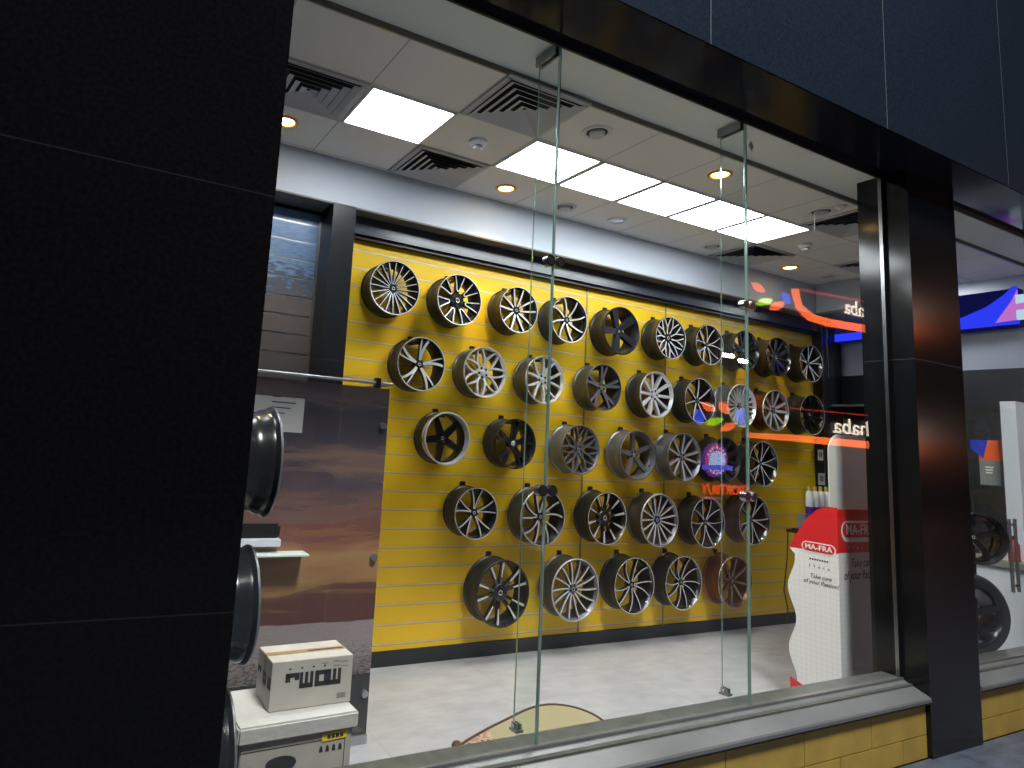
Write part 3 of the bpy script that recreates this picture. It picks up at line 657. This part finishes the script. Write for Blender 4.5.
tag(MB().box(-.42, .03, -.12, -.003, -.004, .004, 'acrylic_edge').build('glass_shelf', loc=(p2.x, PY-.003, p2.z)), 'small pale glass shelf below the slotted box on the sunset screen', 'shelf')
a, b = sight(250, 394, 1, PY-.008), sight(302, 433, 1, PY-.008)
pp = empty('notice_sheet', (b.x, PY-.006, b.z), 'white printed sheet taped to the sunset screen behind the top edge-on wheel', 'notice')
MB().box(a.x-b.x, 0, -.001, .001, 0, a.z-b.z, 'paper').build('sheet', pp)
for k in range(5): MB().box(-.19+.0*k, -.19+.05+.03*((k*7) % 4), -.0018, -.0011, .19-.03*k, .196-.03*k, 'ink').build('print_line', pp)

# ================================================================== CARTONS
RZ = rad(2.0)
BL, BR = sight(268.3, 713.3, 2, .5), sight(350, 701.7, 2, .5)
# large carton: foam lid on a box with a handle hole
bigx, bigy = 1.262, 2.735
bg = empty('carton', (bigx-.36, bigy, 0), 'large grey-white carton with foam lid and handle hole under the lettered box', 'carton', rz=RZ)
MB().box(-.16, .345, .02, .36, 0, .43, 'carton_grey').build('body', bg, bevel=.004)
MB().box(-.18, .365, 0, .39, .43, .5, 'foam').build('lid', bg, bevel=.008)
MB().prism([(.02+cos(t)*.07*(1 if abs(cos(t)) < .9 else .97), .33+sin(t)*.03) for t in [2*pi*i/20 for i in range(20)]], .014, .0195, 'ink').build('handle_hole', bg)
MB().prism([(.20, .388), (.32, .392), (.32, .425), (.20, .421)], .016, .0195, 'yellow_sticker').build('sticker', bg)
for i in range(4): MB().box(.225+.02*i, .24+.02*i, .0152, .0159, .398, .414, 'ink').build('sticker_print', bg)
text('mark', 'H', .045, 'ink', bg, Matrix.Translation((-.13, .019, .32)) @ FRONT)
for k in range(4):
    q = MB(); cx_ = .20+.03*k
    q.prism([(cx_-.009, .345), (cx_+.009, .345), (cx_+.006, .365), (cx_, .372), (cx_-.006, .365)], .0185, .0199, 'ink'); q.build('handling_mark', bg)
MB().box(-.15, -.02, .0185, .0199, .27, .278, 'ink').build('print_bar', bg); MB().box(-.13, -.055, .0187, .0199, .22, .26, 'grey_card').build('code_label', bg)
MB().box(-.16, .31, .0187, .0199, .393, .396, 'ink').box(.31, .313, .0187, .0199, 0, .396, 'ink').build('print_border', bg)
# lettered carton on top
L_ = (BR-BL).length
rz2 = math.atan2(BR.y-BL.y, BR.x-BL.x)
sm_ = empty('cardboard_box', (BL.x, BL.y, .502), 'small white cardboard box with bold black upside-down lettering on the big carton', 'box', rz=rz2)
hh = .205
MB().box(0, L_, 0, .215, 0, hh, 'carton').build('body', sm_, bevel=.002)
MB().box(.0, L_, .085, .125, hh+.0003, hh+.0012, 'tape').box(-.0012, -.0003, .085, .125, .05, hh, 'tape').build('tape_strip', sm_)
MB().box(L_*.52, L_*.96, .098, .108, hh+.0013, hh+.002, 'ink').build('flap_gap', sm_)
def momo(s0, x, z, h, M, par):
    """blocky M and O letters as printed upside down on the box: reads 'omom' from here"""
    w_ = h*.95; q = MB(); t = h*.26; y = .0012
    def bar(a0, b0, a1, b1): q.box(x+a0*w_, x+a1*w_, -y, -.0003, z+b0*h, z+b1*h, 'ink', M)
    if s0 == 'W': bar(0, 0, 1, .3); bar(0, 0, .24, 1); bar(.38, 0, .62, 1); bar(.76, 0, 1, 1)
    elif s0 == 'O': bar(0, 0, 1, .3); bar(0, .72, 1, 1); bar(0, 0, .32, 1); bar(.68, 0, 1, 1)
    else: bar(0, .72, 1, 1); bar(0, .45, .35, 1); bar(.66, .55, 1, 1)
    q.build('letter', par)
k = L_/.39
for i, (ch, xx) in enumerate((('H', .065), ('W', .132), ('O', .205), ('W', .268))): momo(ch, xx*k, .085, .068, None, sm_)
Ms = Matrix.Rotation(-pi/2, 4, 'Z')
for ch, xx in (('H', -.205), ('O', -.075), ('W', -.05)):
    momo(ch, xx if ch == 'H' else (xx if ch == 'W' else -.122), .085, .05, Ms, sm_)
MB().box(L_*.82, L_*.93, -.0012, -.0003, .022, .045, 'grey_card').build('code_label', sm_)
for i in range(4): MB().box(.08*k+i*.055*k, .09*k+i*.055*k, -.0012, -.0003, .168, .174, 'ink').build('small_print', sm_)
for i, (xa, zz) in enumerate(((.23, .18), (.29, .185), (.33, .18), (.29, .165), (.33, .16))): MB().box(xa*k, (xa+.035)*k, -.0012, -.0003, zz, zz+.003, 'grey_card').build('small_print', sm_)

# ================================================================== RUG
rg = empty('rug', (2.6, 3.1, 0), 'beige oval rug with a dark bound edge lying curled inside the window', 'rug')
far = [(2.02, 3.10), (2.12, 3.24), (2.36, 3.36), (2.62, 3.46), (2.86, 3.545), (3.02, 3.555), (3.14, 3.48), (3.20, 3.36), (3.20, 3.22)]
near = [(3.14, 2.98), (3.0, 2.78), (2.78, 2.66), (2.5, 2.64), (2.22, 2.74), (2.05, 2.92)]
ctl = [(x-2.6, y-3.1) for x, y in far+near]; nc = len(ctl); outl = []
for i in range(nc):
    p0_, p1_, p2q, p3_ = (Vector(ctl[(i+k_) % nc]) for k_ in (-1, 0, 1, 2))
    for t in (0, .25, .5, .75): outl.append(tuple(.5*((2*p1_)+(p2q-p0_)*t+(2*p0_-5*p1_+4*p2q-p3_)*t*t+(3*p1_-p0_-3*p2q+p3_)*t**3)))
NR = 7
vs, fs = [], []
for j in range(NR+1):
    q = j/NR
    for (x, y) in outl:
        xx, yy = x*q, y*q; zz = .006+.05*max(0, xx-.35)*q
        vs.append((xx, yy, zz))
n_ = len(outl)
for j in range(NR):
    for i in range(n_): fs.append((j*n_+i, j*n_+(i+1) % n_, (j+1)*n_+(i+1) % n_, (j+1)*n_+i))
m, n, out = nt('rug_cloth'); ge = n.nodes.new('ShaderNodeTexCoord'); sp = n.nodes.new('ShaderNodeSeparateXYZ'); n.links.new(ge.outputs['Object'], sp.inputs[0])
vo = n.nodes.new('ShaderNodeTexVoronoi'); vo.inputs['Scale'].default_value = 26; n.links.new(ge.outputs['Object'], vo.inputs['Vector'])
pat = ramp(n, vo.outputs['Distance'], [(.2, lin(120, 60, 55)), (.45, lin(176, 160, 138)), (.7, lin(150, 110, 96))])
mx = n.nodes.new('ShaderNodeMix'); mx.data_type = 'RGBA'; n.links.new(M2(n, 'LESS_THAN', M2(n, 'ADD', sp.outputs['X'], M2(n, 'MULTIPLY', sp.outputs['Y'], -.3)), -.26), mx.inputs['Factor']); mx.inputs['A'].default_value = (*lin(146, 139, 110), 1); n.links.new(pat, mx.inputs['B'])
bb = n.nodes.new('ShaderNodeBsdfPrincipled'); bb.inputs['Roughness'].default_value = .95; n.links.new(mx.outputs['Result'], bb.inputs['Base Color']); n.links.new(bb.outputs[0], out.inputs['Surface'])
MB().add(vs, fs, 'rug_cloth').build('cloth', rg, 60)
MB().tube([Vector(vs[NR*n_+i % n_]) for i in range(n_+1)], .009, 'rug_edge').build('binding', rg, 60)
MB().tube([(-.56, -.16, .03), (-.56, .0, .034), (-.50, .12, .03)], .03, 'rug_edge', 12).build('rolled_end', rg, 60)

# ================================================================== RED AND WHITE CARD DISPLAY
X0, Y0 = 4.915, 2.75
md = empty('card_display', (X0+.18, Y0+.18, 0), 'red and white cardboard floor display with wavy edge and oval logo by the pillar', 'display stand')
O = Vector((X0+.18, Y0+.18, 0))
def loc(p): return Vector(p)-O
# side panel (faces -X): outline in (y, z) with the wavy back edge
def wav(z): return .335+.035*sin((z-.62)*2*pi/.46)*(1 if z < 1.1 else 1)
back = [(Y0+.335+.03*sin((z-.70)*2*pi/.44), z) for z in [i*.05 for i in range(0, 22)]]
top = [(Y0+.35, 1.09), (Y0+.30, 1.19), (Y0+.22, 1.32), (Y0+.14, 1.40), (Y0+.06, 1.43), (Y0, 1.43)]
poly = [(Y0, .0)]+back+top
cut = 1.10
lowp = [(Y0, 0)]+back+[(Y0+.348, 1.095), (Y0, 1.11)]
upp = [(Y0, 1.11), (Y0+.348, 1.095)]+top[1:]
lo = lambda P_: [(y-O.y, z) for y, z in P_]
MB().prism(lo(lowp), X0-O.x, X0+.004-O.x, 'card_grid', 'X') if False else None
tile_mat('card_grid', lin(222, 222, 224), .01, (.036, .036), .002, lin(196, 198, 204), .5, 3, (0, 0), ('Y', 'Z'))
tile_mat('card_gridx', lin(214, 216, 218), .01, (.036, .036), .002, lin(190, 194, 200), .5, 3, (0, 0), ('X', 'Z'))
MB().prism(lo(lowp), X0-O.x, X0+.004-O.x, 'card_grid', 'X').build('side_panel', md)
MB().prism(lo(upp), X0-O.x, X0+.004-O.x, 'card_red', 'X').build('side_panel_top', md)
MB().prism(lo([(Y0+.0, .0), (Y0+.355, .0), (Y0+.36, .168), (Y0, .052)]), X0-.001-O.x, X0-.0001-O.x, 'card_red', 'X').build('red_corner', md)
fr = MB().box(X0+.005-O.x, X0+.62-O.x, Y0-O.y, Y0+.004-O.y, 0, 1.115, 'card_gridx'); fr.build('front_panel', md)
MB().box(X0+.005-O.x, X0+.62-O.x, Y0-O.y, Y0+.004-O.y, 1.116, 1.42, 'card_red').build('front_panel_top', md)
hp = []
for i in range(13):
    t = pi/2*i/12; hp.append((.14-.14*cos(t), .56-.14+.14*sin(t)))
hd = [(0, 0)]+hp+[(.60, .56), (.60, 0)]
MB().prism([(x+X0-O.x, z+1.40) for x, z in hd], Y0+.05-O.y, Y0+.055-O.y, 'frost').build('header_card', md)
MB().prism([(x+X0-O.x+.09, z+1.40) for x, z in [(.0, .18), (.18, .17), (.2, .34), (.0, .36)]], Y0+.0475-O.y, Y0+.0495-O.y, 'counter_white').build('header_picture', md)
SIDE = Matrix.Rotation(-pi/2, 4, 'Z') @ FRONT   # text on a face looking to -X, reading towards -Y
def oval(w_, h_, M, name, mat, d, x_=0):
    pts = []
    for c_, s_ in ((w_/2-h_/2, 1), (-w_/2+h_/2, -1)):
        for i in range(13):
            t = -pi/2+pi*i/12; pts.append((c_+s_*cos(t)*h_/2, s_*sin(t)*h_/2))
    return MB().prism(pts, -d, 0, mat, 'Y', M).build(name, md)
def tr(x, y, z): return Matrix.Translation(Vector((x, y, z))-O)
SR = Matrix.Rotation(-pi/2, 4, 'Z')
lm = tr(X0-.0006, Y0+.135, 1.125)
oval(.24, .075, lm @ SR, 'logo_rim', 'card_white', .001); oval(.225, .06, tr(X0-.0018, Y0+.135, 1.125) @ SR, 'logo_field', 'card_red', .001)
text('logo_lettering', 'MA-FRA', .052, 'card_white', md, tr(X0-.003, Y0+.135, 1.125) @ SIDE, .0008, bold=.0012, sx=1.05)
text('slogan', 'Take care\nof your Passion!', .042, 'ink', md, tr(X0-.001, Y0+.125, .90) @ SIDE, .0006, shear=.25, sx=.9)
for i in range(8): MB().box(X0-.0012-O.x, X0-.0003-O.x, Y0+.20-.017*i-.011-O.y, Y0+.20-.017*i-O.y, 1.034, 1.046, 'ink').build('web_line', md)
for i, ch in enumerate('f Y o t o'.split()): text('social_mark', ch, .028, 'ink', md, tr(X0-.001, Y0+.20-.033*i, .99) @ SIDE, .0006)
lf = tr(X0+.27, Y0-.0006, 1.265)
oval(.46, .15, lf, 'logo_rim', 'card_white', .001); oval(.43, .105, tr(X0+.27, Y0-.0018, 1.275), 'logo_field', 'card_red', .001)
text('logo_lettering', 'MA-FRA', .10, 'card_white', md, tr(X0+.27, Y0-.003, 1.275) @ FRONT, .0008, bold=.0015)
text('slogan', 'Take care\nof your Passion!', .085, 'ink', md, tr(X0+.28, Y0-.001, 1.00) @ FRONT, .0006, shear=.25, sx=.8)
for i, ch in enumerate('f Y o t'.split()): text('social_mark', ch, .036, 'card_white', md, tr(X0+.13+.055*i, Y0-.001, 1.15) @ FRONT, .0006)
text('logo_lettering', 'MA-FRA', .05, 'card_white', md, tr(X0-.003, Y0+.25, .085) @ SIDE, .0008)
# table behind the display with a row of purple bottles and a card reader
tb = empty('side_table', (6.52, 3.75, 0), 'narrow dark table behind the card display carrying purple bottles', 'table')
MB().box(-.30, .55, -.2, .2, 1.06, 1.09, 'black_plastic').build('tabletop', tb, bevel=.004)
for sx in (-.0, .52):
    for sy in (-.17, .17): MB().box(sx-.015, sx+.015, sy-.015, sy+.015, 0, 1.06, 'black_plastic').build('leg', tb)
pbr('bottle_cap', lin(190, 170, 70), .4)
for i in range(6):
    pz = sight(808+4.6*i, 512, 0, 6.1)
    bt = empty('bottle', (6.45+.09*i, 3.86, 1.091), 'white spray bottle with purple label in the row behind the card display', 'bottle', 'purple-labelled bottles behind the card display')
    MB().lathe([(0, 0), (0, .028), (.17, .033), (.175, .0332), (.34, .0332), (.37, .02)], 'white_plastic', 20, 'Z').build('body', bt, 40)
    MB().lathe([(.05, .0345), (.22, .0345)], 'purple', 20, 'Z').build('label', bt, 40)
    MB().lathe([(.37, .02), (.375, .016), (.415, .015), (.418, 0)], 'bottle_cap', 16, 'Z').build('cap', bt, 40)
q = sight(795, 522, 1, 3.6)
cr = empty('card_reader', (6.24, 3.80, 1.091), 'small black and grey card terminal on the table end beside the bottles', 'card reader')
MB().box(-.08, .03, -.06, .06, 0, .02, 'black_plastic').build('base', cr, bevel=.003); MB().box(-.03, .03, -.04, .04, .02, .16, 'grey_card').build('screen', cr, bevel=.004)
cb = MB().tube([sight(788, 530, 1, 4.3)+Vector((0, 0, 0)), sight(787, 560, 1, 4.3), sight(784, 590, 1, 4.3), sight(788, 610, 1, 4.35), sight(786, 622, 1, 4.42)], .006, 'black_plastic'); tag(cb.build('power_cable'), 'thin black cable hanging down the yellow wall beside the card display', 'cable')
for (u, v, w_, h_, l) in ((820.5, 455, .10, .12, 'upper white paper notice on the black frame column behind the header card'), (821.5, 479, .12, .13, 'lower white paper notice on the black frame column behind the header card')):
    p = sight(u, v, 1, 4.376); tag(MB().box(-w_/2, w_/2, -.001, .001, -h_/2, h_/2, 'paper').box(-w_*.3, w_*.3, -.0016, -.0011, -h_*.2, h_*.25, 'grey_card').build('paper_notice', loc=(p.x, p.y, p.z)), l, 'notice')

# ================================================================== FAR END BEYOND THE PILLAR
# dark shelving against the side wall, with pale panel and blue LED sign above
sh = empty('shelf_unit', (8.2, 3.4, 0), 'tall dark shelving against the far side wall below the blue sign', 'shelf')
struct(MB().box(8.2, 8.249, 2.78, 4.49, 0, 2.80, 'dark_wall').build('wall_right.001'))
MB().box(-.02, -.001, .12, 1.08, .0, 2.78, 'black_board').build('back_panel', sh)
for z in (.9, 1.5, 2.1, 2.4): MB().box(-.42, -.021, .12, 1.08, z, z+.02, 'black_board').box(-.425, -.42, .12, 1.08, z-.004, z+.02, 'alu').build('shelf_board', sh)
sg = empty('led_sign', (8.1, 3.4, 3.2), 'dark sign band with a glowing blue curved swoosh on the far side wall', 'sign')
MB().box(.0, .12, -.60, 1.1, -.0, .38, 'blue_dim').build('sign_box', sg)
MB().prism([(1.1, .01), (1.1, .10), (.3, .10), (.1, .11), (-.15, .14), (-.35, .22), (-.5, .33), (-.56, .40), (-.60, .40), (-.60, .02)], -.012, -.001, 'blue_led', 'X').build('blue_swoosh', sg)
MB().prism([(-.60, .06), (-.42, .05), (-.55, .25), (-.60, .36)], -.018, -.0125, 'screen_pink', 'X').build('pink_corner', sg)
p = sight(1021, 307, 0, 7.9)
tv = empty('sign_screen', (7.9, p.y, p.z), 'bright cyan and pink lit sign panel at the end of the blue swoosh', 'sign')
MB().box(-.02, .02, -.22, .03, -.12, .12, 'screen_cyan').build('panel', tv); MB().prism([(-.2, -.02), (.03, -.03), (.03, .03), (-.2, .05)], -.024, -.0205, 'screen_pink', 'X').build('stripe', tv)
# counter
ct = empty('counter', (7.6, 2.75, 0), 'white counter with grey top beside the glass door handle', 'counter')
MB().box(-.1, .55, -.25, .38, .1, .93, 'counter_white').build('body', ct, bevel=.005); MB().box(-.13, .56, -.27, .40, .93, .985, 'grey_card').build('worktop', ct, bevel=.004); MB().box(-.07, .58, -.2, .36, .0, .1, 'black_plastic').build('plinth', ct)
# white column
p = sight(1004, 480, 0, 7.5); p2_ = sight(1021, 480, 0, 7.5)
struct(MB().box(7.62, 8.19, 2.705, 2.815, .99, 2.42, 'counter_white').build('column'))
# boxed product hung on the shelving
q0, q1 = sight(978, 440, 0, 7.75), sight(1001, 486, 0, 7.75)
pk = empty('product_box', (7.75, (q0.y+q1.y)/2, q1.z), 'orange and grey packet with blue corner standing above the wheels beyond the pillar', 'box')
hw_ = abs(q0.y-q1.y)/2; ht = q0.z-q1.z
MB().box(0, .12, -hw_, hw_, 0, ht*.55, 'grey_card').build('lower_half', pk); MB().box(0, .12, -hw_, hw_, ht*.55, ht, 'orange').build('upper_half', pk)
MB().prism([(hw_+.06, ht), (-.0, ht), (hw_*.55, ht*.6), (hw_+.06, ht*.8)], -.006, -.001, 'blue_print', 'X').build('blue_corner', pk)
for i in range(3): MB().box(-.002, -.0005, -.03+.006*i, .03, ht*(.38-.06*i), ht*(.41-.06*i), 'card_white').build('print_line', pk)
def goods(u, v, X, w_, h_, mat, label, name='bottle', cat='bottle', cap=None):
    p = sight(u, v, 0, X); e = empty(name, (X, p.y, p.z), label, cat)
    MB().lathe([(0, 0), (0, w_/2), (h_*.75, w_/2), (h_*.88, w_/4), (h_, w_/4), (h_, 0)], mat, 18, 'Z').build('body', e, 40)
    MB().lathe([(h_, 0), (h_, w_/3.4), (h_*1.12, w_/3.4), (h_*1.12, 0)], cap or 'black_plastic', 14, 'Z').build('cap', e, 40)
zc = .986
def oncounter(u, X): p = sight(u, 560, 0, X); return p.y
for (u, X, w_, h_, mat, lab) in ((996, 7.52, .075, .17, 'amber', 'small yellow bottle on the counter end beside the orange carton'), (1015, 7.62, .085, .20, 'red', 'dark red bottle on the white counter behind the door handle')):
    e = empty('bottle', (X, oncounter(u, X), zc), lab, 'bottle')
    MB().lathe([(0, 0), (0, w_/2), (h_*.75, w_/2), (h_*.88, w_/4), (h_, w_/4), (h_, 0)], mat, 18, 'Z').build('body', e, 40)
    MB().lathe([(h_, 0), (h_, w_/3.4), (h_*1.12, w_/3.4), (h_*1.12, 0)], 'black_plastic', 14, 'Z').build('cap', e, 40)
e = empty('product_box', (7.62, oncounter(1003, 7.62), zc), 'tall orange and white carton standing on the counter', 'box')
MB().box(-.03, .03, -.045, .045, 0, .09, 'white_plastic').build('lower_half', e); MB().box(-.03, .03, -.045, .045, .09, .26, 'orange').build('upper_half', e)
p = sight(975, 505, 0, 7.5); e = empty('product_box', (7.9, p.y+.45, 1.522), 'blue and white carton on the dark shelf above the mounted wheel', 'box')
MB().box(-.05, .05, -.06, .06, 0, .10, 'white_plastic').build('lower_half', e); MB().box(-.05, .05, -.06, .06, .10, .17, 'blue_print').build('upper_half', e)
e = empty('product_box', (7.9, 3.62, 2.122), 'orange-red carton on the higher dark shelf beside the pillar', 'box')
MB().box(-.05, .05, -.12, .12, 0, .08, 'orange').build('body', e); MB().box(-.052, -.05, -.08, .02, .02, .06, 'ink').build('print', e)
# wheels on a stand behind the second window
p = sight(980, 560, 1, 2.75)
st = empty('wheel_stand', (p.x-.02, 2.80, 0), 'black post stand holding two wheels behind the second window', 'stand')
MB().box(-.2, .2, -.15, .15, 0, .02, 'black_plastic').build('base_plate', st); MB().cyl((0, 0, .02), (0, 0, 1.55), .03, 'black_plastic').build('post', st, 30)
pw = sight(968, 536, 1, 2.72); wheel(dict(fam='radial', n=5, w0=.2, w1=.2, facemode='none', R=.205, lip='satin_black', barrel='gloss_black', hub=.2, dish=.06), (pw.x, 2.745, pw.z), 'black deep-rimmed wheel on the post stand behind the second window', 'wheels behind the second window', (0, 0, rad(-35)))
pw = sight(972, 614, 1, 2.62)
tw = wheel(dict(fam='radial', n=5, w0=.2, w1=.2, facemode='none', R=.235, lip='satin_black', barrel='gloss_black', hub=.2), (pw.x, 2.745, pw.z), 'large black wheel with tyre low behind the second window', 'wheels behind the second window', (0, 0, rad(-25)))
MB().lathe([(-.01, .235), (-.0, .26), (-.0, .29), (-.03, .315), (-.155, .315), (-.185, .29), (-.185, .26), (-.175, .235)], 'rubber', 48).build('tyre', tw, 30)
# inner glass door with pull handle
hx_ = 6.95; h0, h1 = sight(1012, 525, 0, hx_), sight(1012, 585, 0, hx_)
dr = struct(MB().quad((hx_, 2.47, .02), (hx_, 3.0, .02), (hx_, 3.0, 2.3), (hx_, 2.47, 2.3), 'clear_acrylic').box(hx_-.004, hx_+.004, 2.995, 3.0, .02, 2.3, 'acrylic_edge').build('door_1'))
for s in (-.05, .05):
    MB().cyl((hx_+s, h0.y, h1.z-.05), (hx_+s, h0.y, h0.z+.05), .012, 'alu').cyl((hx_+s*.2, h0.y, h1.z), (hx_+s, h0.y, h1.z), .01, 'steel').cyl((hx_+s*.2, h0.y, h0.z), (hx_+s, h0.y, h0.z), .01, 'alu').build('door_handle', dr, 30)

# ================================================================== ACROSS THE STREET (seen as reflections in the glass)
RY = -12.0; MV = 2*GY-RY      # mirrored depth
struct(MB().box(-20, 48, RY-.6, RY-.05, -.2, 14, 'dark_wall').build('wall_opposite'))
def mir(u, v):
    p = sight(u, v, 1, MV); return (p.x, p.z)
OPP = Matrix.Rotation(pi, 4, 'Z') @ FRONT      # lettering that faces +Y
def sign_part(par, pts, mat, name, d=.05):
    poly = [(x-par.location.x, z-par.location.z) for x, z in (mir(*q) for q in pts)]
    MB().prism(poly, -.04, d, mat).build(name, par)
def leaf(par, u, v, du, dv, wd, mat):
    n = Vector((-dv, du)).normalized()*wd
    c_ = Vector((u, v)); a = Vector((du, dv)); pts = []
    for i in range(9): t = -1+2*i/8; pts.append(c_+a*t+n*(1-t*t))
    for i in range(1, 8): t = 1-2*i/8; pts.append(c_+a*t-n*(1-t*t))
    sign_part(par, [(q.x, q.y) for q in pts], mat, 'leaf')
def marhaba(dv, lab, wob):
    x, z = mir(850, 310+dv)
    e = empty('neon_sign', (x, RY, z), lab, 'sign', 'lit signs across the street')
    return e
e1 = marhaba(0, 'upper lit shop sign with orange swoosh and leaves mirrored in the glass', 0)
sign_part(e1, [(791.5, 289), (797.5, 289), (801, 305), (812, 314), (828, 319), (900, 331), (900, 338), (827, 326), (808, 320), (797, 309)], 'sign_orange', 'swoosh')
sign_part(e1, [(797, 288), (900, 308), (900, 309), (797, 290)], 'sign_redline', 'outline_tube')
leaf(e1, 758, 287.5, 6, 5, 3.2, 'sign_orange'); leaf(e1, 764, 302, 8, -2, 3.6, 'sign_green'); leaf(e1, 777, 306, 7, -3.5, 4, 'sign_orange'); leaf(e1, 786, 298, 3, 6, 3, 'sign_blue')
e2 = marhaba(118, 'lower lit shop sign with long orange band and leaves mirrored in the glass', 0)
sign_part(e2, [(748, 432.5), (790, 434.5), (900, 444), (900, 451.5), (790, 441), (748, 437.5)], 'sign_orange', 'swoosh')
sign_part(e2, [(720, 401), (900, 418), (900, 419), (720, 402)], 'sign_redline', 'outline_tube')
leaf(e2, 708.5, 407, 7, 4.5, 3.6, 'sign_orange'); leaf(e2, 724, 408, 4, 6, 4, 'sign_orange'); leaf(e2, 715, 421.5, 8, -3, 3.6, 'sign_green'); leaf(e2, 728, 427, 7, -4, 3.8, 'sign_orange'); leaf(e2, 699, 417, 1, 8, 5, 'sign_blue'); leaf(e2, 741, 416, 1, 8, 5, 'sign_blue')
def letters(par, s, uL, uR, vT, vB, mat, bold=.004):
    """lettering across the mirrored span; reads correctly when faced from the shop"""
    xa, za = mir(uL, (vT+vB)/2); xb, zb_ = mir(uR, (vT+vB)/2); zt_ = mir((uL+uR)/2, vT)[1]; zl = mir((uL+uR)/2, vB)[1]
    o = text('lettering', s, 1, mat, None, None, .01, bold=bold)
    xs = [v.co.x for v in o.data.vertices]; ys = [v.co.y for v in o.data.vertices]
    sx = abs(xb-xa)/(max(xs)-min(xs)); sy = abs(zt_-zl)/(max(ys)-min(ys)); cx_ = (max(xs)+min(xs))/2; cy_ = (max(ys)+min(ys))/2
    o.data.transform(Matrix.Translation(((xa+xb)/2-par.location.x, .05, (zt_+zl)/2-par.location.z)) @ OPP @ Matrix.Diagonal((sx, sy, 1, 1)) @ Matrix.Translation((-cx_, -cy_, 0)))
    o.parent = par
letters(e1, 'marhaba', 843.5, 890, 305, 319, 'sign_cream'); letters(e2, 'marhaba', 832.5, 895, 421, 436, 'sign_cream')
x, z = mir(714, 455); e3 = empty('neon_sign', (x, RY, z), 'round purple lit badge sign with banner mirrored in the glass', 'sign', 'lit signs across the street')
def ring(u, v, ru, rv, n=28): return [(u+ru*cos(2*pi*i/n), v+rv*sin(2*pi*i/n)) for i in range(n)]
sign_part(e3, ring(715.5, 460, 12.5, 17.5), 'sign_purple', 'badge_disc', .0); sign_part(e3, ring(715.5, 460, 10.5, 14.5), 'sign_pink', 'badge_ring', .03); sign_part(e3, ring(716, 461, 8, 10), 'sign_light', 'badge_field', .06)
sign_part(e3, [(703, 464.5), (731, 465.5), (731, 470.5), (703, 469.5)], 'sign_banner', 'banner', .08)
for i in range(7):
    for sg_, ry in ((-1, 12.6), (1, 12.8)):
        a = rad(-60+20*i); sign_part(e3, [(715.7+10*sin(a)*.95+dx, 460.5+sg_*ry*cos(a)+dy) for dx, dy in ((-.8, -1), (.8, -1), (.8, 1), (-.8, 1))], 'sign_light', 'ring_mark', .05)
letters(e3, 'ROADSTER', 704, 730, 465.5, 469.5, 'sign_light')
x, z = mir(723, 490); e4 = empty('neon_sign', (x, RY, z), 'red lit lettered sign below the round badge mirrored in the glass', 'sign', 'lit signs across the street')
letters(e4, 'SPORTBUY', 700, 747, 484.5, 494.5, 'sign_red', .022); letters(e4, 'OPEN', 701, 719, 496.5, 499.5, 'sign_pink')
for i, (u, v, wd) in enumerate(((722.5, 356, 6), (737.5, 361.5, 5))):
    x, z = mir(u, v); e = empty('street_floodlight', (x, RY, z), ('larger' if i == 0 else 'smaller')+' white floodlight bar across the street mirrored in the glass', 'light')
    emis('flood%d' % i, (1, .98, .95), 45)
    MB().box(-wd*.05, wd*.05, .2, .3, -.075, .075, 'flood%d' % i).build('lamp_face', e); MB().box(-wd*.052, wd*.052, .05, .199, -.085, .085, 'black_plastic').build('housing', e)

# ================================================================== LIGHT, WORLD, CAMERA
def area(name, loc, target, size, power, col):
    l = bpy.data.lights.new(name, 'AREA'); l.energy = power; l.size = size; l.color = col; l.shape = 'DISK'
    o = bpy.data.objects.new(name, l); COL.objects.link(o); o.location = loc
    o.rotation_euler = (Vector(target)-Vector(loc)).to_track_quat('-Z', 'Y').to_euler(); return o
area('street_lamp', (2.0, -1.6, 9.0), (2.5, .6, 0), 1.5, 1250, (1, .95, .88))
W = bpy.data.worlds.new('night'); S.world = W; W.use_nodes = True
W.node_tree.nodes['Background'].inputs[0].default_value = (.30, .42, .70, 1); W.node_tree.nodes['Background'].inputs[1].default_value = .045
cam = bpy.data.cameras.new('camera'); co = bpy.data.objects.new('camera', cam); COL.objects.link(co); S.camera = co
co.matrix_world = Matrix(((RT.x, UP.x, -fw.x, 0), (RT.y, UP.y, -fw.y, 0), (RT.z, UP.z, -fw.z, EYE), (0, 0, 0, 1)))
cam.sensor_fit = 'HORIZONTAL'; cam.sensor_width = 36; cam.lens = 36*F/1024
cam.shift_x = (512-CX)/1024; cam.shift_y = -(384-CY)/1024; cam.clip_start = .05; cam.clip_end = 200
vs_ = S.view_settings; vs_.view_transform = 'Standard'; vs_.look = 'None'; vs_.exposure = 0; vs_.gamma = 1; vs_.use_curve_mapping = False
S.cycles.use_denoising = True; S.cycles.max_bounces = 12; S.cycles.transparent_max_bounces = 24; S.cycles.sample_clamp_indirect = 6
